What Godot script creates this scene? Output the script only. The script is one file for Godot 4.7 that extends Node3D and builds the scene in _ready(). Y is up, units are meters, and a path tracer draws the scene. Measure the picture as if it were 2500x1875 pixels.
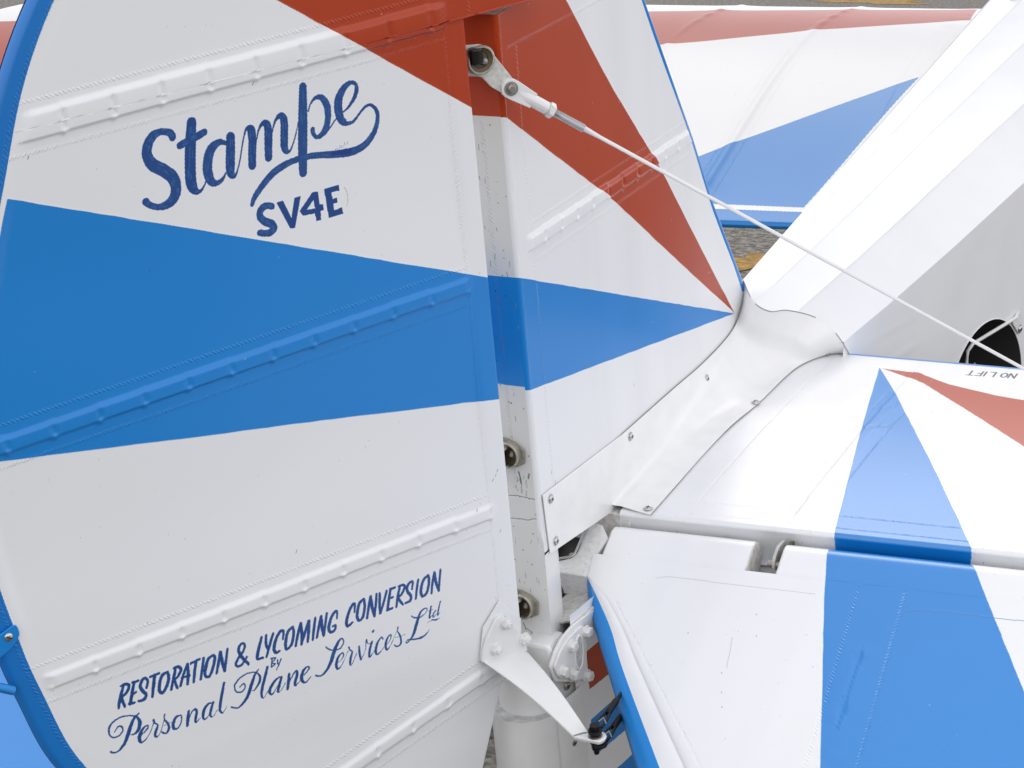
extends Node3D
# Close view of the tail of a biplane standing on tarmac: rudder, fin, tailplane, elevator, root fairing, bracing wire, rear fuselage and the far lower wing.
# Everything is laid out in the aeroplane's own axes, in metres: x to the nose, y up, z to starboard. The origin lies on the tailplane at its rear edge.

const PITCH := 11.0          # it sits on its tail
const HEIGHT := 0.98         # tailplane above the ground
const PAINT_WHITE := Color(0.915, 0.918, 0.922)
const PAINT_BLUE := Color(0.07, 0.505, 0.81)
const PAINT_RED := Color(0.675, 0.22, 0.055)
const PAINT_LETTER := Color(0.085, 0.265, 0.52)

var air: Node3D
var rng := RandomNumberGenerator.new()
var mats := {}
# the canvas that is being painted: colour picture, relief picture, origin in metres and texels per metre
var im: Image
var rel: Image
var ox := 0.0
var oy := 0.0
var sc := 1000.0

# ---------------------------------------------------------------- materials
func noise(freq: float, seed_: int, lo: float, hi: float, size := 512, kind := FastNoiseLite.TYPE_SIMPLEX_SMOOTH) -> NoiseTexture2D:
	var n := FastNoiseLite.new()
	n.seed = seed_; n.frequency = freq; n.noise_type = kind; n.fractal_octaves = 4
	var t := NoiseTexture2D.new()
	t.width = size; t.height = size; t.seamless = true; t.noise = n
	var g := Gradient.new()
	g.offsets = PackedFloat32Array([0.0, 1.0]); g.colors = PackedColorArray([Color(lo, lo, lo), Color(hi, hi, hi)])
	t.color_ramp = g
	return t

func paint(called: String, c: Color, rough := 0.3, metal := 0.0) -> StandardMaterial3D:
	var m := StandardMaterial3D.new()
	m.resource_name = called; m.albedo_color = c; m.roughness = rough; m.metallic = metal
	mats[called] = m
	return m

func mottle(m: StandardMaterial3D, t: Texture2D, scale_: float):
	m.detail_enabled = true; m.detail_blend_mode = BaseMaterial3D.BLEND_MODE_MUL
	m.detail_albedo = t; m.detail_uv_layer = BaseMaterial3D.DETAIL_UV_2
	m.uv2_triplanar = true; m.uv2_scale = Vector3.ONE * scale_
	return m

# ---------------------------------------------------------------- painting
func canvas(x0: float, y0: float, x1: float, y1: float, per_metre: float, base: Color):
	ox = x0; oy = y0; sc = per_metre
	var w := int((x1 - x0) * sc); var h := int((y1 - y0) * sc)
	im = Image.create(w, h, false, Image.FORMAT_RGB8); im.fill(base)
	rel = Image.create(w, h, false, Image.FORMAT_L8); rel.fill(Color(0.3, 0.3, 0.3))

func uv(x: float, y: float) -> Vector2:
	return Vector2((x - ox) * sc / im.get_width(), (y - oy) * sc / im.get_height())

func fill(target: Image, pts: PackedVector2Array, c: Color):
	var n := pts.size()
	var p := PackedVector2Array()
	var lo := 1e9; var hi := -1e9
	for q in pts:
		var t := Vector2((q.x - ox) * sc, (q.y - oy) * sc)
		p.append(t); lo = minf(lo, t.y); hi = maxf(hi, t.y)
	for row in range(maxi(0, int(lo)), mini(target.get_height(), int(hi) + 2)):
		var yc := row + 0.5
		var xs: Array[float] = []
		for i in n:
			var a := p[i]; var b := p[(i + 1) % n]
			if (a.y <= yc) != (b.y <= yc):
				xs.append(a.x + (yc - a.y) * (b.x - a.x) / (b.y - a.y))
		xs.sort()
		for k in range(0, xs.size() - 1, 2):
			var u := roundi(xs[k]); var v := roundi(xs[k + 1])
			if v > u:
				target.fill_rect(Rect2i(u, row, v - u, 1), c)

# a field of the paint scheme: its edge wanders a hair and carries the ridge that masking tape leaves
func field(pts: PackedVector2Array, c: Color):
	var p := PackedVector2Array()
	for i in pts.size():
		var a := pts[i]; var b := pts[(i + 1) % pts.size()]
		var n := maxi(1, int((b - a).length() / 0.012)); var side := (b - a).normalized().orthogonal()
		for k in n:
			p.append(a.lerp(b, float(k) / n) + side * (0.0 if k == 0 else (rng.randf() - 0.5) * 0.0005))
	fill(im, p, c)
	p.append(p[0])
	line(rel, p, 0.0007, Color(0.46, 0.46, 0.46))

func dab(target: Image, x: float, y: float, r: float, c: Color):
	for dy in range(-int(ceil(r)), int(ceil(r)) + 1):
		var s := r * r - dy * dy
		if s > 0.0:
			var hw := sqrt(s)
			target.fill_rect(Rect2i(roundi(x - hw), roundi(y) + dy, maxi(1, roundi(2.0 * hw)), 1), c)

# a brush stroke: x, y in tenths of a millimetre and width in hundredths, again and again
func ink(v: Array, c := PAINT_LETTER):
	var n := v.size() / 3
	var p: Array[Vector3] = []
	for i in n:
		p.append(Vector3((v[i * 3] * 1e-4 - ox) * sc, (v[i * 3 + 1] * 1e-4 - oy) * sc, v[i * 3 + 2] * 0.5e-5 * sc))
	var tone := c.lightened(rng.randf() * 0.05)
	for i in n - 1:
		var a := p[maxi(i - 1, 0)]; var b := p[i]; var d := p[i + 1]; var e := p[mini(i + 2, n - 1)]
		var steps := maxi(2, int((d - b).length() / 1.2))
		for k in steps + 1:
			var q := b.cubic_interpolate(d, a, e, float(k) / steps)
			dab(im, q.x, q.y, maxf(q.z, 0.7), tone)
			dab(rel, q.x, q.y, maxf(q.z, 0.7), Color(0.36, 0.36, 0.36))
	for i in n - 1:   # bristle marks left in the stroke
		if p[i].z < 4.0:
			continue
		for m in 3:
			var off := (rng.randf() - 0.5) * 1.3
			var side := (p[i + 1] - p[i]); var nrm := Vector3(-side.y, side.x, 0).normalized()
			var t0 := rng.randf() * 0.5; var t1 := t0 + 0.25 + rng.randf() * 0.3
			for k in 14:
				var q := p[i].lerp(p[i + 1], lerpf(t0, t1, k / 13.0)) + nrm * off * p[i].z
				im.fill_rect(Rect2i(roundi(q.x), roundi(q.y), 2, 2), c.lerp(Color(0.30, 0.50, 0.72), 0.25 + rng.randf() * 0.35))

func stencil(v: Array, c: Color):
	var p := PackedVector2Array()
	for i in range(0, v.size(), 2):
		p.append(Vector2(v[i], v[i + 1]) * 1e-4)
	fill(im, p, c)

# fabric tape with pinked edges: hardly raised itself, but the dope swells where it wets each point
func tape(a: Vector2, b: Vector2, half: float, tooth := 0.0034):
	var t := (b - a).normalized(); var n := Vector2(-t.y, t.x)
	var count := int((b - a).length() / tooth)
	fill(rel, PackedVector2Array([a + n * half, b + n * half, b - n * half, a - n * half]), Color(0.36, 0.36, 0.36))
	for i in count + 1:
		for s in [-1.0, 1.0]:
			var q: Vector2 = a + t * tooth * (i + rng.randf() * 0.25) + n * float(s) * half
			var lv := 0.62 + 0.3 * rng.randf()
			for k in 7:
				var w: Vector2 = q + t * (k / 6.0 - 0.5) * 0.0022 - n * float(s) * (k / 6.0) * 0.0017
				dab(rel, (w.x - ox) * sc, (w.y - oy) * sc, 0.00055 * sc, Color(lv, lv, lv))

func line(target: Image, pts: PackedVector2Array, w: float, c: Color):
	for i in pts.size() - 1:
		var d := pts[i + 1] - pts[i]
		var steps := maxi(1, int(d.length() * sc))
		for k in steps + 1:
			var q := pts[i] + d * (float(k) / steps)
			dab(target, (q.x - ox) * sc, (q.y - oy) * sc, maxf(w * 0.5 * sc, 0.6), c)

func specks(count: int, c: Color, r: float):
	for i in count:
		var x := rng.randf() * im.get_width(); var y := rng.randf() * im.get_height()
		var rr := r * sc * (0.4 + rng.randf())
		var g := im.get_pixel(clampi(int(x), 0, im.get_width() - 1), clampi(int(y), 0, im.get_height() - 1))
		dab(im, x, y, maxf(rr, 0.55), g.lerp(c, 0.25 + 0.6 * rng.randf()))

func canvas_material(called: String, rough: float, relief: float, spec := 0.5) -> StandardMaterial3D:
	var m := paint(called, Color.WHITE, rough)
	m.albedo_texture = ImageTexture.create_from_image(im)
	m.heightmap_enabled = true; m.heightmap_scale = relief
	m.heightmap_texture = ImageTexture.create_from_image(rel)
	m.metallic_specular = spec
	m.texture_repeat = false
	mottle(m, mats.grime, 3.0)
	return m

# ---------------------------------------------------------------- meshes
# a net of points, rows by columns, as one smooth sheet; front where (next row) x (next column) points, or the other side with flip
func sheet(rows: int, cols: int, at: Callable, uv_at = null, flip := false) -> Array:
	var p := PackedVector3Array(); p.resize(rows * cols)
	var n := PackedVector3Array(); n.resize(rows * cols)
	var t := PackedVector2Array(); t.resize(rows * cols)
	for i in rows:
		for j in cols:
			p[i * cols + j] = at.call(i, j)
			if uv_at != null:
				t[i * cols + j] = uv_at.call(i, j)
	for i in rows:
		for j in cols:
			var du := p[mini(i + 1, rows - 1) * cols + j] - p[maxi(i - 1, 0) * cols + j]
			var dv := p[i * cols + mini(j + 1, cols - 1)] - p[i * cols + maxi(j - 1, 0)]
			var q := du.cross(dv).normalized()
			n[i * cols + j] = -q if flip else q
	var x := PackedInt32Array()
	for i in rows - 1:
		for j in cols - 1:
			var a := i * cols + j; var b := a + cols
			if flip:
				x.append_array([a, b, a + 1, b, b + 1, a + 1])
			else:
				x.append_array([a, a + 1, b, b, a + 1, b + 1])
	var out := []
	out.resize(Mesh.ARRAY_MAX)
	out[Mesh.ARRAY_VERTEX] = p; out[Mesh.ARRAY_NORMAL] = n; out[Mesh.ARRAY_INDEX] = x
	if uv_at != null:
		out[Mesh.ARRAY_TEX_UV] = t
	return out

func part(called: String, pieces: Array, parent: Node3D, label := "") -> MeshInstance3D:
	var m := ArrayMesh.new()
	for k in pieces:
		m.add_surface_from_arrays(Mesh.PRIMITIVE_TRIANGLES, k[0])
		m.surface_set_material(m.get_surface_count() - 1, k[1])
	return place(called, m, null, parent, Transform3D.IDENTITY, label)

func place(called: String, m: Mesh, mat: Material, parent: Node3D, at := Transform3D.IDENTITY, label := "") -> MeshInstance3D:
	var o := MeshInstance3D.new()
	o.name = called if not parent.has_node(called) else numbered(called, parent)
	o.mesh = m; o.transform = at
	if mat:
		o.material_override = mat
	if label:
		o.set_meta("label", label)
	parent.add_child(o, true)
	return o

func numbered(called: String, parent: Node) -> String:
	var k := 1
	while parent.has_node("%s_%03d" % [called, k]):
		k += 1
	return "%s_%03d" % [called, k]

func tri(st: SurfaceTool, a: Vector3, b: Vector3, c: Vector3):   # counter-clockwise seen from the front
	st.add_vertex(a); st.add_vertex(c); st.add_vertex(b)

func quad(st: SurfaceTool, a: Vector3, b: Vector3, c: Vector3, d: Vector3):
	tri(st, a, b, c); tri(st, a, c, d)

func flat() -> SurfaceTool:
	var st := SurfaceTool.new()
	st.begin(Mesh.PRIMITIVE_TRIANGLES); st.set_smooth_group(-1)
	return st

func done(st: SurfaceTool) -> Array:
	st.generate_normals()
	return st.commit_to_arrays()

# the outline with its corners rounded
func rounded(poly: PackedVector2Array, r: float, seg := 4) -> PackedVector2Array:
	var out := PackedVector2Array(); var n := poly.size()
	for i in n:
		var p := poly[i]
		var a := poly[(i + n - 1) % n] - p; var b := poly[(i + 1) % n] - p
		var k := minf(r, 0.45 * minf(a.length(), b.length()))
		var s := p + a.normalized() * k; var e := p + b.normalized() * k
		for j in seg + 1:
			var t := float(j) / seg
			out.append(s.lerp(p, t).lerp(p.lerp(e, t), t))
	return out

func inset(poly: PackedVector2Array, d: float) -> PackedVector2Array:
	var out := PackedVector2Array(); var n := poly.size()
	for i in n:
		var a := (poly[i] - poly[(i + n - 1) % n]).normalized(); var b := (poly[(i + 1) % n] - poly[i]).normalized()
		var na := Vector2(-a.y, a.x); var nb := Vector2(-b.y, b.x)
		var m := (na + nb)
		m = m / maxf(m.dot(na), 0.4) if m.length() > 0.01 else na
		out.append(poly[i] + m * d)
	return out

# a plate lying in a frame (its x, y in the plate, its z out of it), with a worn round edge
func plate(poly_in: PackedVector2Array, from: float, to: float, f: Transform3D, bevel := 0.0006) -> Array:
	var poly := poly_in
	if Geometry2D.is_polygon_clockwise(poly):
		poly = poly.duplicate(); poly.reverse()
	var st := flat(); var n := poly.size()
	var top := inset(poly, bevel)
	var mid := inset(poly, bevel * 0.3)
	var ids := Geometry2D.triangulate_polygon(top)
	for k in range(0, ids.size(), 3):
		var a := top[ids[k]]; var b := top[ids[k + 1]]; var c := top[ids[k + 2]]
		if (b - a).cross(c - a) < 0.0:
			var s := b; b = c; c = s
		tri(st, f * Vector3(a.x, a.y, to), f * Vector3(b.x, b.y, to), f * Vector3(c.x, c.y, to))
		tri(st, f * Vector3(a.x, a.y, from), f * Vector3(c.x, c.y, from), f * Vector3(b.x, b.y, from))
	for i in n:
		var j := (i + 1) % n
		var ring := [[poly, top, mid][0], poly, mid, top]
		var zs := [from, to - bevel, to - bevel * 0.3, to]
		for k in 3:
			var u: PackedVector2Array = ring[k]; var v: PackedVector2Array = ring[k + 1]
			if k == 0:
				u = top
			quad(st, f * Vector3(u[i].x, u[i].y, zs[k]), f * Vector3(u[j].x, u[j].y, zs[k]), f * Vector3(v[j].x, v[j].y, zs[k + 1]), f * Vector3(v[i].x, v[i].y, zs[k + 1]))
	return done(st)

# a round body turned about the frame's z axis: radius, height, radius, height ...
func lathe(profile: Array, f: Transform3D, seg := 24, squash := 1.0) -> Array:
	var n := profile.size() / 2
	return sheet(n, seg + 1, func(i, j): return f * Vector3(profile[i * 2] * cos(TAU * j / seg), profile[i * 2] * squash * sin(TAU * j / seg), profile[i * 2 + 1]), null, true)

# a turned body with crisp shoulders
func turned(profile: Array, f: Transform3D, seg := 20) -> Array:
	var st := flat()
	var n := profile.size() / 2
	for i in n - 1:
		for j in seg:
			var a := TAU * j / seg; var b := TAU * (j + 1) / seg
			var r0: float = profile[i * 2]; var z0: float = profile[i * 2 + 1]; var r1: float = profile[i * 2 + 2]; var z1: float = profile[i * 2 + 3]
			quad(st, f * Vector3(r0 * cos(a), r0 * sin(a), z0), f * Vector3(r0 * cos(b), r0 * sin(b), z0), f * Vector3(r1 * cos(b), r1 * sin(b), z1), f * Vector3(r1 * cos(a), r1 * sin(a), z1))
	return done(st)

func tube(path: Array, r: float, seg := 10, squash := 1.0) -> Array:
	var n := path.size()
	return sheet(n, seg + 1, func(i, j):
		var d: Vector3 = (path[mini(i + 1, n - 1)] - path[maxi(i - 1, 0)]).normalized()
		var s := d.cross(Vector3(0.13, 0.97, 0.21)).normalized(); var u := s.cross(d)
		var rr := r if r > 0.0 else 0.001
		return path[i] + s * rr * cos(TAU * j / seg) * squash + u * rr * sin(TAU * j / seg), null, false)

func cylinder(a: Vector3, b: Vector3, r: float, seg := 16) -> Array:
	var f := looking(a, b - a)
	var l := (b - a).length()
	return turned([0.0, 0.0, r, 0.0, r, l, 0.0, l], f, seg)

# a frame at a point whose z axis points along d
func looking(at: Vector3, d: Vector3, up := Vector3(0, 1, 0)) -> Transform3D:
	var z := d.normalized()
	if absf(z.dot(up)) > 0.98:
		up = Vector3(1, 0, 0)
	var x := up.cross(z).normalized()
	return Transform3D(Basis(x, z.cross(x), z), at)

func mesh_of(pieces: Array, mat: Material = null) -> ArrayMesh:
	var m := ArrayMesh.new()
	for k in pieces:
		m.add_surface_from_arrays(Mesh.PRIMITIVE_TRIANGLES, k)
		if mat:
			m.surface_set_material(m.get_surface_count() - 1, mat)
	return m

# hexagon bolt head or nut on a washer, painted over; standing on z = 0
func nut_mesh(w: float, h: float, stub: float, mat: Material) -> ArrayMesh:
	var st := flat()
	var hexa := func(k: int, r: float, z: float) -> Vector3: return Vector3(r * cos(TAU * k / 6 + 0.4), r * sin(TAU * k / 6 + 0.4), z)
	var t := h * 0.22
	for k in 6:
		quad(st, hexa.call(k, w, t), hexa.call(k + 1, w, t), hexa.call(k + 1, w, h * 0.9), hexa.call(k, w, h * 0.9))
		quad(st, hexa.call(k, w, h * 0.9), hexa.call(k + 1, w, h * 0.9), hexa.call(k + 1, w * 0.84, h), hexa.call(k, w * 0.84, h))
		tri(st, hexa.call(k, w * 0.84, h), hexa.call(k + 1, w * 0.84, h), Vector3(0, 0, h))
	var pieces := [done(st), turned([w * 1.2, 0.0, w * 1.22, t * 0.5, w * 1.15, t, 0.0, t] if stub >= 0.0 else [w * 0.9, 0.0, w * 0.9, t, 0.0, t], Transform3D.IDENTITY, 20)]
	if stub > 0.0:
		pieces.append(turned([w * 0.56, h * 0.8, w * 0.56, h + stub * 0.8, w * 0.4, h + stub, 0.0, h + stub], Transform3D.IDENTITY, 14))
	return mesh_of(pieces, mat)

# domed screw head with a cross slot
func screw_mesh(r: float, mat: Material, dark: Material) -> ArrayMesh:
	var prof := []
	for k in 7:
		var a := PI / 2 * k / 6
		prof.append_array([r * cos(a), r * 0.55 * sin(a)])
	var m := mesh_of([lathe([r * 1.25, 0.0, r * 1.25, 0.0002, r, 0.00025] + prof, Transform3D.IDENTITY, 18)], mat)
	var st := flat()
	for k in 2:
		var x := Vector3(r * 0.6, 0, 0) if k == 0 else Vector3(0, r * 0.6, 0); var y := Vector3(0, r * 0.1, 0) if k == 0 else Vector3(-r * 0.1, 0, 0)
		var z := Vector3(0, 0, r * (0.575 + 0.01 * k))
		quad(st, z - x - y, z + x - y, z + x + y, z - x + y)
	m.add_surface_from_arrays(Mesh.PRIMITIVE_TRIANGLES, done(st)); m.surface_set_material(1, dark)
	return m

# value on a polyline of (key, value) points
func along(pts: PackedVector2Array, k: float) -> float:
	for i in pts.size() - 1:
		if k <= pts[i + 1].x or i == pts.size() - 2:
			return lerpf(pts[i].y, pts[i + 1].y, (k - pts[i].x) / (pts[i + 1].x - pts[i].x))
	return pts[0].y

func smooth_along(pts: PackedVector2Array, k: float) -> float:
	for i in pts.size() - 1:
		if k <= pts[i + 1].x or i == pts.size() - 2:
			var a := pts[maxi(i - 1, 0)]; var b := pts[i]; var c := pts[i + 1]; var d := pts[mini(i + 2, pts.size() - 1)]
			var t := (k - b.x) / (c.x - b.x)
			var m0 := (c.y - a.y) / maxf(c.x - a.x, 1e-6) * (c.x - b.x); var m1 := (d.y - b.y) / maxf(d.x - b.x, 1e-6) * (c.x - b.x)
			return (2 * t * t * t - 3 * t * t + 1) * b.y + (t * t * t - 2 * t * t + t) * m0 + (3 * t * t - 2 * t * t * t) * c.y + (t * t * t - t * t) * m1
	return pts[0].y

# rib under the fabric: d off its line, s along it. A flat cap, sunk at each lacing cord, with the knots along its lower edge.
func rib(d: float, s: float, w: float, h: float, pitch := 0.0365) -> float:
	if absf(d) > 0.03:
		return 0.0
	var k := floori(s / pitch); var q := s - k * pitch; q = minf(q, pitch - q)
	var wob := sin(k * 12.9898) * 43758.5453; wob = wob - floorf(wob)
	var dd := d - (wob - 0.5) * 0.0009
	var groove := exp(-q * q / 0.0000032)
	var cap := 1.0 - smoothstep(w - 0.0012, w + 0.0012 + 0.0022 * float(d > 0.0), absf(dd))
	var y := cap * h * (0.82 + 0.3 * wob) * (1.0 - 0.48 * groove)
	y += 0.0006 * exp(-d * d / 0.00014)
	y += 0.0020 * exp(-((dd + w) * (dd + w) + q * q) / 0.0000042)
	y += 0.0009 * exp(-((dd - w) * (dd - w) + q * q) / 0.000006)
	return y

func rows_near(lo: float, hi: float, lines: Array, coarse: float, fine: float, reach: float) -> PackedFloat32Array:
	var out := PackedFloat32Array([lo]); var y := lo
	while y < hi - 1e-6:
		var near := false
		for l in lines:
			if y + coarse > l - reach and y < l + reach:
				near = true
		y = minf(y + (fine if near else coarse), hi)
		out.append(y)
	return out

# ---------------------------------------------------------------- the rudder's own frame
var rudder_frame := Transform3D(Basis(Vector3(0.906308, 0.000000, 0.422618), Vector3(0, 1, 0), Vector3(-0.422618, 0.000000, 0.906308)), Vector3(-0.131, 0, 0))
func rz(x: float) -> float:      # half thickness of the rudder
	return 0.018 + 0.02553 * (x + 0.01) if x < 0.0 else 0.018
var rudder_te := PackedVector2Array([Vector2(-0.22, -0.16), Vector2(-0.17, -0.24), Vector2(-0.115, -0.335), Vector2(-0.06, -0.392), Vector2(0.017, -0.439), Vector2(0.083, -0.458), Vector2(0.12, -0.466), Vector2(0.2, -0.476), Vector2(0.3, -0.467), Vector2(0.4, -0.441), Vector2(0.463, -0.417), Vector2(0.526, -0.391), Vector2(0.58, -0.357), Vector2(0.63, -0.312)])
var rudder_le := PackedVector2Array([Vector2(-0.22, -0.095), Vector2(-0.149, -0.063), Vector2(-0.079, -0.036), Vector2(-0.063, -0.010), Vector2(0.5, -0.010)])

func rudder_relief(x: float, y: float, le: float, te: float) -> float:
	var edge := smoothstep(te + 0.02, te + 0.032, x) * (1.0 - smoothstep(minf(le, -0.01) - 0.026, minf(le, -0.01) - 0.014, x))
	if edge <= 0.0:
		return 0.0
	var h := rib(y - 0.2805 - 0.012 * (x + 0.2), x + 0.031, 0.0052, 0.0020)
	h += rib(y - 0.085 + 0.012 * (x + 0.2), x + 0.031, 0.0052, 0.0020)
	h += rib(y - 0.4975 - 0.012 * (x + 0.2), x + 0.004, 0.0088, 0.0027, 0.0385)
	h += rib(y + 0.061 - 0.222 * (x + 0.046), x + 0.02, 0.0052, 0.0018)
	h += 0.0005 * sin(x * 23.0 + 1.3 * sin(y * 17.0)) * sin(y * 19.0 + 0.7)
	h -= 0.0018 * pow(sin(PI * clampf(inverse_lerp(0.085, 0.2805, y), 0, 1)), 2)
	h -= 0.0018 * pow(sin(PI * clampf(inverse_lerp(0.2805, 0.4975, y), 0, 1)), 2)
	return h * edge

func make_rudder():
	canvas(-0.50, -0.22, 0.12, 0.64, 2350.0, PAINT_WHITE)
	# paint scheme
	field(PackedVector2Array([Vector2(-0.1713, 0.5412), Vector2(-0.0117, 0.4242), Vector2(0.0065, 0.4185), Vector2(0.0980, 0.5084), Vector2(-0.2052, 0.5663)]), PAINT_RED)
	field(PackedVector2Array([Vector2(-0.3993, 0.4505), Vector2(-0.0098, 0.2832), Vector2(0.0093, 0.2754), Vector2(0.0081, 0.1746), Vector2(-0.0106, 0.1781), Vector2(-0.4388, 0.2676), Vector2(-0.4623, 0.2731), Vector2(-0.4337, 0.3695)]), PAINT_BLUE)
	var trim := PackedVector2Array()
	var smooth_te := PackedVector2Array()
	for k in 90:
		var y := lerpf(-0.22, 0.63, k / 89.0)
		smooth_te.append(Vector2(y, smooth_along(rudder_te, y)))
	rudder_te = smooth_te
	for q in rudder_te:
		trim.append(Vector2(q.y - 0.05, q.x))
	for k in range(rudder_te.size() - 1, -1, -1):
		trim.append(Vector2(rudder_te[k].y + 0.018, rudder_te[k].x))
	var tip := PackedVector2Array(trim)
	fill(im, tip, Color(0.05, 0.45, 0.76))
	var plain := im.duplicate()
	# tapes over the ribs, the nose and the trailing edge
	tape(Vector2(-0.455, 0.2773), Vector2(-0.012, 0.2825), 0.0165)
	tape(Vector2(-0.45, 0.088), Vector2(-0.012, 0.083), 0.0165)
	tape(Vector2(-0.42, 0.4945), Vector2(-0.012, 0.4995), 0.0185)
	tape(Vector2(-0.34, -0.126), Vector2(-0.014, -0.054), 0.0165)
	tape(Vector2(-0.018, -0.07), Vector2(-0.018, 0.62), 0.0135)
	for k in range(6, rudder_te.size() - 4, 3):
		tape(Vector2(rudder_te[k].y, rudder_te[k].x), Vector2(rudder_te[k + 3].y, rudder_te[k + 3].x), 0.0145)
	specks(130, Color(0.2, 0.19, 0.17), 0.00022)
	specks(22, Color(0.05, 0.05, 0.05), 0.00028)
	specks(70, Color(0.75, 0.73, 0.68), 0.0005)
	# scuffs by the nose
	for q in PackedVector2Array([Vector2(-0.3799, 0.4735), Vector2(-0.0206, 0.1158), Vector2(-0.0225, 0.1122), Vector2(-0.0257, 0.1091), Vector2(-0.0450, 0.0885), Vector2(-0.2158, 0.1132), Vector2(-0.1721, 0.4201), Vector2(-0.3024, 0.3696), Vector2(-0.2003, 0.4845), Vector2(-0.0232, 0.0614)]):
		line(im, PackedVector2Array([q, q + Vector2(0.0012, 0.002)]), 0.0005, Color(0.28, 0.27, 0.26))
	var arc := PackedVector2Array()
	for k in 14:
		arc.append(Vector2(-0.1339, 0.3822) + Vector2(0.0035 * cos(-1.2 + 2.4 * k / 13.0), 0.008 * sin(-1.2 + 2.4 * k / 13.0)))
	line(im, arc, 0.0004, Color(0.6, 0.59, 0.58))
	line(im, PackedVector2Array([Vector2(-0.0511, -0.0172), Vector2(-0.0323, -0.0003), Vector2(-0.0342, 0.0048)]), 0.0004, Color(0.75, 0.75, 0.75))
	var plain_rel := rel.duplicate()
	# lettering, brushed on
	lettering()
	# a sticker edge under the flourish
	fill(im, PackedVector2Array([Vector2(-0.1399, 0.4203), Vector2(-0.1220, 0.4181), Vector2(-0.1226, 0.4139), Vector2(-0.1404, 0.4168)]), Color(0.06, 0.22, 0.52))
	for k in 9:
		var q := Vector2(-0.1365, 0.4184) + Vector2(0.0014 * k, 0.0004 * k + 0.001 * rng.randf())
		line(im, PackedVector2Array([q, q + Vector2(0.0003, 0.0018 * rng.randf() + 0.0006)]), 0.0004, Color(0.45, 0.55, 0.72))
	var m := canvas_material("rudder_paint", 0.36, 0.065)
	im = plain; rel = plain_rel
	var back := canvas_material("rudder_far_side_paint", 0.36, 0.065)
	# profile across one row: nose, starboard skin, trailing edge, port skin
	var rudder := Node3D.new(); rudder.name = "rudder"; rudder.transform = rudder_frame; air.add_child(rudder)
	var cols := 230
	for band in 1:
		var ys := rows_near(-0.22, 0.4945, [0.2805, 0.085, 0.4945], 0.006, 0.00095, 0.022)
		var more := PackedFloat32Array()
		for y in ys:
			more.append(y)
			if y > -0.15 and y < -0.05:
				more.append_array([y + 0.0015, y + 0.003, y + 0.0045])
		ys = more
		ys.append_array(rows_near(0.4948, 0.63, [0.4975], 0.006, 0.00095, 0.022))
		var nose := func(y: float) -> float: return along(rudder_le, y) if y < 0.4946 else 0.085 - (y - 0.4948) * 0.3
		var skin := func(i: int, j: int) -> Vector3:
			var y := ys[i]
			var le: float = nose.call(y); var te := along(rudder_te, y)
			var r := 0.005
			if j < 6:       # rounded nose corner
				var a := PI / 2 * j / 6.0
				return Vector3(le - r * 0.5 + r * 0.5 * cos(a), y, rz(le - r) - r * 0.5 + r * 0.5 * sin(a))
			if j >= cols - 8:   # rounded trailing edge
				var a := PI / 2 * (j - cols + 9) / 9.0; var e := rz(te + 0.006)
				return Vector3(te + 0.006 - 0.006 * sin(a), y, e * cos(a))
			var x := lerpf(le - r * 0.5, te + 0.006, float(j - 6) / (cols - 15))
			return Vector3(x, y, rz(x) + rudder_relief(x, y, le, te))
		var skin_uv := func(i: int, j: int) -> Vector2:
			var q: Vector3 = skin.call(i, j)
			return uv(q.x, q.y)
		var far := func(i: int, j: int) -> Vector3:
			var y := ys[i]
			var x := lerpf(nose.call(y), along(rudder_te, y), j / 30.0)
			return Vector3(x, y, -rz(x) * sqrt(clampf(j / 1.5, 0, 1)) if j < 29 else -rz(x) * float(30 - j))
		var far_uv := func(i: int, j: int) -> Vector2:
			var q: Vector3 = far.call(i, j)
			return uv(q.x, q.y)
		var face := func(i: int, j: int) -> Vector3:
			var le: float = nose.call(ys[i])
			return Vector3(le, ys[i], lerpf(0.0, rz(le - 0.005) - 0.0025, j / 4.0))
		var pieces := [[sheet(ys.size(), cols, skin, skin_uv, false), m], [sheet(ys.size(), 31, far, far_uv, true), back],
			[sheet(ys.size(), 5, face, func(i, j): return uv(face.call(i, j).x - 0.004, ys[i]), true), back]]
		for e in [0, ys.size() - 1]:
			var y: float = ys[e]
			var cap := func(i: int, j: int) -> Vector3:
				var x := lerpf(nose.call(y), along(rudder_te, y), i / 24.0)
				return Vector3(x, y, lerpf(-rz(x), rz(x), j / 4.0) * 0.99)
			pieces.append([sheet(25, 5, cap, func(i, j): return uv(cap.call(i, j).x - 0.004, y), e != 0), back])
		var under := func(i: int, j: int) -> Vector3:
			var x := lerpf(-0.0105, 0.083, i / 12.0)
			return Vector3(x, 0.4947, lerpf(-0.0165, 0.0165, j / 4.0))
		pieces.append([sheet(13, 5, under, func(i, j): return uv(under.call(i, j).x - 0.06, 0.55), false), back])
		part("fabric_skin", pieces, rudder)
	# bracket of the trailing-edge tab, with its slotted screw
	var tab := Vector2(-0.4588, 0.1361)
	var zt := rz(tab.x) + 0.0006
	var tb := part("tab_bracket", [[plate(rounded(PackedVector2Array([tab + Vector2(-0.075, -0.036), tab + Vector2(-0.07, -0.016), tab + Vector2(0.0085, 0.0085), tab + Vector2(0.0105, -0.0015), tab + Vector2(0.003, -0.009), tab + Vector2(-0.02, -0.018)]), 0.004), zt, zt + 0.0022, Transform3D.IDENTITY), mats.blue]], rudder, "blue tab bracket with a slotted screw at the rear edge of the rudder")
	place("screw", slotted(0.0034), null, tb, Transform3D(Basis(Vector3(0, 0, 1), 0.9), Vector3(tab.x + 0.001, tab.y, zt + 0.0022)))
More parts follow.
